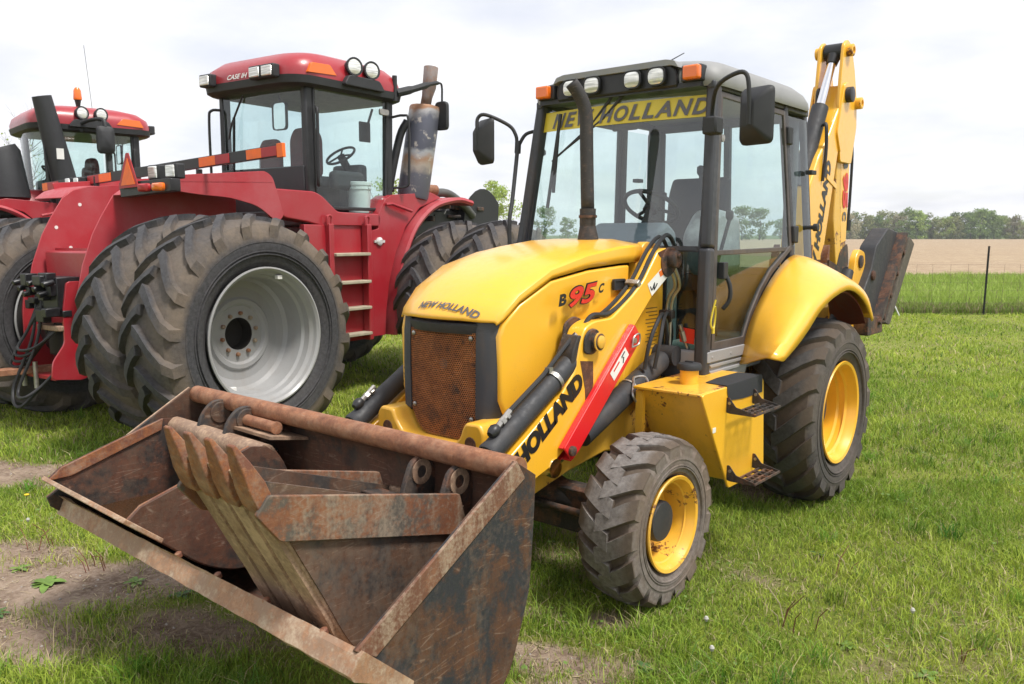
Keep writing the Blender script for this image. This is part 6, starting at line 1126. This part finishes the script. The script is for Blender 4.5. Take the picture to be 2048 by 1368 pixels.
for x, y, n, h, lb in ((1.62, .12, 6, .20, 'cluster of reddish dry weed stalks in the lawn right of the front wheel'), (2.28, .28, 4, .14, 'dry reddish stalks at the lower right corner of the lawn'), (-1.72, -1.66, 8, .16, 'reddish dry stalks beside the bare soil under the bucket lip'), (-2.3, -1.75, 6, .16, 'reddish dry stalks at the far left of the bare soil'), (1.55, .95, 3, .16, 'short dry stalks in the grass by the rear wheel')):
    e = tag(empty('dry_weed', gnd(x, y)), lb, 'dry weed')
    for k in range(n): a = random.uniform(0, 6.28); hh = h * random.uniform(.5, 1.1); b = V(random.uniform(-.08, .08), random.uniform(-.08, .08), 0); MB().tube([b, b + V(math.cos(a) * hh * .15, math.sin(a) * hh * .15, hh * .55), b + V(math.cos(a) * hh * .5, math.sin(a) * hh * .5, hh * random.uniform(.7, 1))], [.003, .0026, .0018], 5).build('stalk', SM if k % 3 else SP, e)
def dandelion(x, y, seed, lb):
    e = tag(empty('dandelion', gnd(x, y)), lb, 'dandelion'); MB().tube([(0, 0, 0), (.004, 0, .05), (.006, .002, .085)], .0022, 6).build('stem', WM[0], e)
    if seed: MB().lathe([(-.016, 0), (-.014, .006), (0, .012), (.010, .007), (.012, 0)], (.006, .002, .095), (0, 0, 1), 10).build('seed_head', plain('seed_fluff', (.46, .45, .40), .95, var=.2, scale=90), e)
    else: MB().lathe([(-.006, .004), (0, .013), (.004, .017), (.008, .010), (.009, 0)], (.006, .002, .085), (0, 0, 1), 12).build('flower_head', plain('dandelion_yellow', (.85, .55, .02), .7), e)
dandelion(-3.2, -1.5, 0, 'yellow dandelion flower in the grass at the left edge'); dandelion(-2.62, -1.70, 1, 'white dandelion seed head near the left edge'); dandelion(2.02, .52, 1, 'white dandelion seed head in the lawn at the far right'); dandelion(1.45, -.42, 1, 'white dandelion seed head right of the bucket near the bottom edge'); dandelion(1.30, -.18, 1, 'white dandelion seed head beside the front tyre')
def litter(name, n, mk, mat, label, cat):
    s, t = scatter(n * 3, 2.5, 7.5); X = CAM.x + FH.x * s + RH.x * t; Y = CAM.y + FH.y * s + RH.y * t; b = bare(X, Y); k = mk(b); X, Y, b = X[k][:n], Y[k][:n], b[k][:n]; return np.stack([X, Y, gz(X, Y, b)], 1)
P_ = litter('pebbles', 1500, lambda b: b > .35, None, '', ''); mb = MB()
for p in P_:
    r = random.uniform(.003, .010) * (2 if random.random() < .05 else 1); q = V(*p); mb.add([q + V(random.uniform(.7, 1.3) * r * a, random.uniform(.7, 1.3) * r * b_, random.uniform(.5, .9) * r * c) for a, b_, c in ((1, 0, 0), (0, 1, 0), (-1, 0, 0), (0, -1, 0), (0, 0, 1), (0, 0, -1))], [(0, 1, 4), (1, 2, 4), (2, 3, 4), (3, 0, 4), (1, 0, 5), (2, 1, 5), (3, 2, 5), (0, 3, 5)])
tag(mb.build('gravel', plain('pebble_stone', (.36, .33, .30), .9, var=.4, scale=60)), 'small pale pebbles strewn over the bare soil', 'gravel', kind='stuff')
P_ = litter('clippings', 5200, lambda b: (b > .12) | (rng.uniform(0, 1, len(b)) < .12), None, '', ''); n = len(P_); a = rng.uniform(0, 6.28, n); l = rng.uniform(.015, .06, n); w_ = rng.uniform(.0012, .003, n)
d = np.stack([np.cos(a), np.sin(a), rng.uniform(-.1, .25, n)], 1) * l[:, None]; sd = np.stack([-np.sin(a), np.cos(a), np.zeros(n)], 1) * w_[:, None]; o = P_ + np.array([0, 0, .006])
me = bpy.data.meshes.new('dead_grass'); me.from_pydata(np.stack([o - sd, o + sd, o + d + sd, o + d - sd], 1).reshape(-1, 3).tolist(), [], np.arange(n * 4).reshape(-1, 4).tolist()); me.materials.append(plain('dead_grass_straw', (.40, .32, .20), .9, var=.45, scale=5)); o_ = bpy.data.objects.new('dead_grass', me); COL.objects.link(o_); tag(o_, 'dead straw-coloured grass clippings lying on thin patches', 'grass', kind='stuff')
P_ = litter('clover', 5000, lambda b: (b < .45) & (fbm(rng.uniform(0, 1, len(b)), b, 1, 1) < 9), None, '', ''); m_ = fbm(P_[:, 0], P_[:, 1], 1.6, 44) > .12; P_ = P_[m_]; mb = MB()
for p in P_:
    b = V(*p) + V(0, 0, random.uniform(.02, .06)); a = random.uniform(0, 6.28); ln = random.uniform(.010, .028); dd = V(math.cos(a), math.sin(a), random.uniform(-.1, .5)) * ln; sd_ = V(-math.sin(a), math.cos(a), 0) * ln * .45; mb.add([b, b + dd * .5 + sd_, b + dd, b + dd * .5 - sd_], [(0, 1, 2, 3)])
tag(mb.build('clover_leaves', WM[0], smooth=0), 'small broad clover leaves scattered among the lawn grass', 'ground cover', kind='stuff')
# ------------------------------------------------------------------ a little haze over the far field
hz = MB().box((-160, 190, 10), (1100, 1100, 22)).build('haze', None, smooth=0); hz.data.materials.clear()
hm = bpy.data.materials.new('pale_air'); hm.use_nodes = True; hn_ = hm.node_tree; hn_.nodes.clear(); ho = hn_.nodes.new('ShaderNodeOutputMaterial'); hv = hn_.nodes.new('ShaderNodeVolumePrincipled')
hv.inputs['Color'].default_value = (.93, .95, 1, 1); hv.inputs['Density'].default_value = .00035; hv.inputs['Anisotropy'].default_value = .2; hn_.links.new(hv.outputs[0], ho.inputs['Volume'])
hz.data.materials.append(hm); tag(hz, kind='stuff')
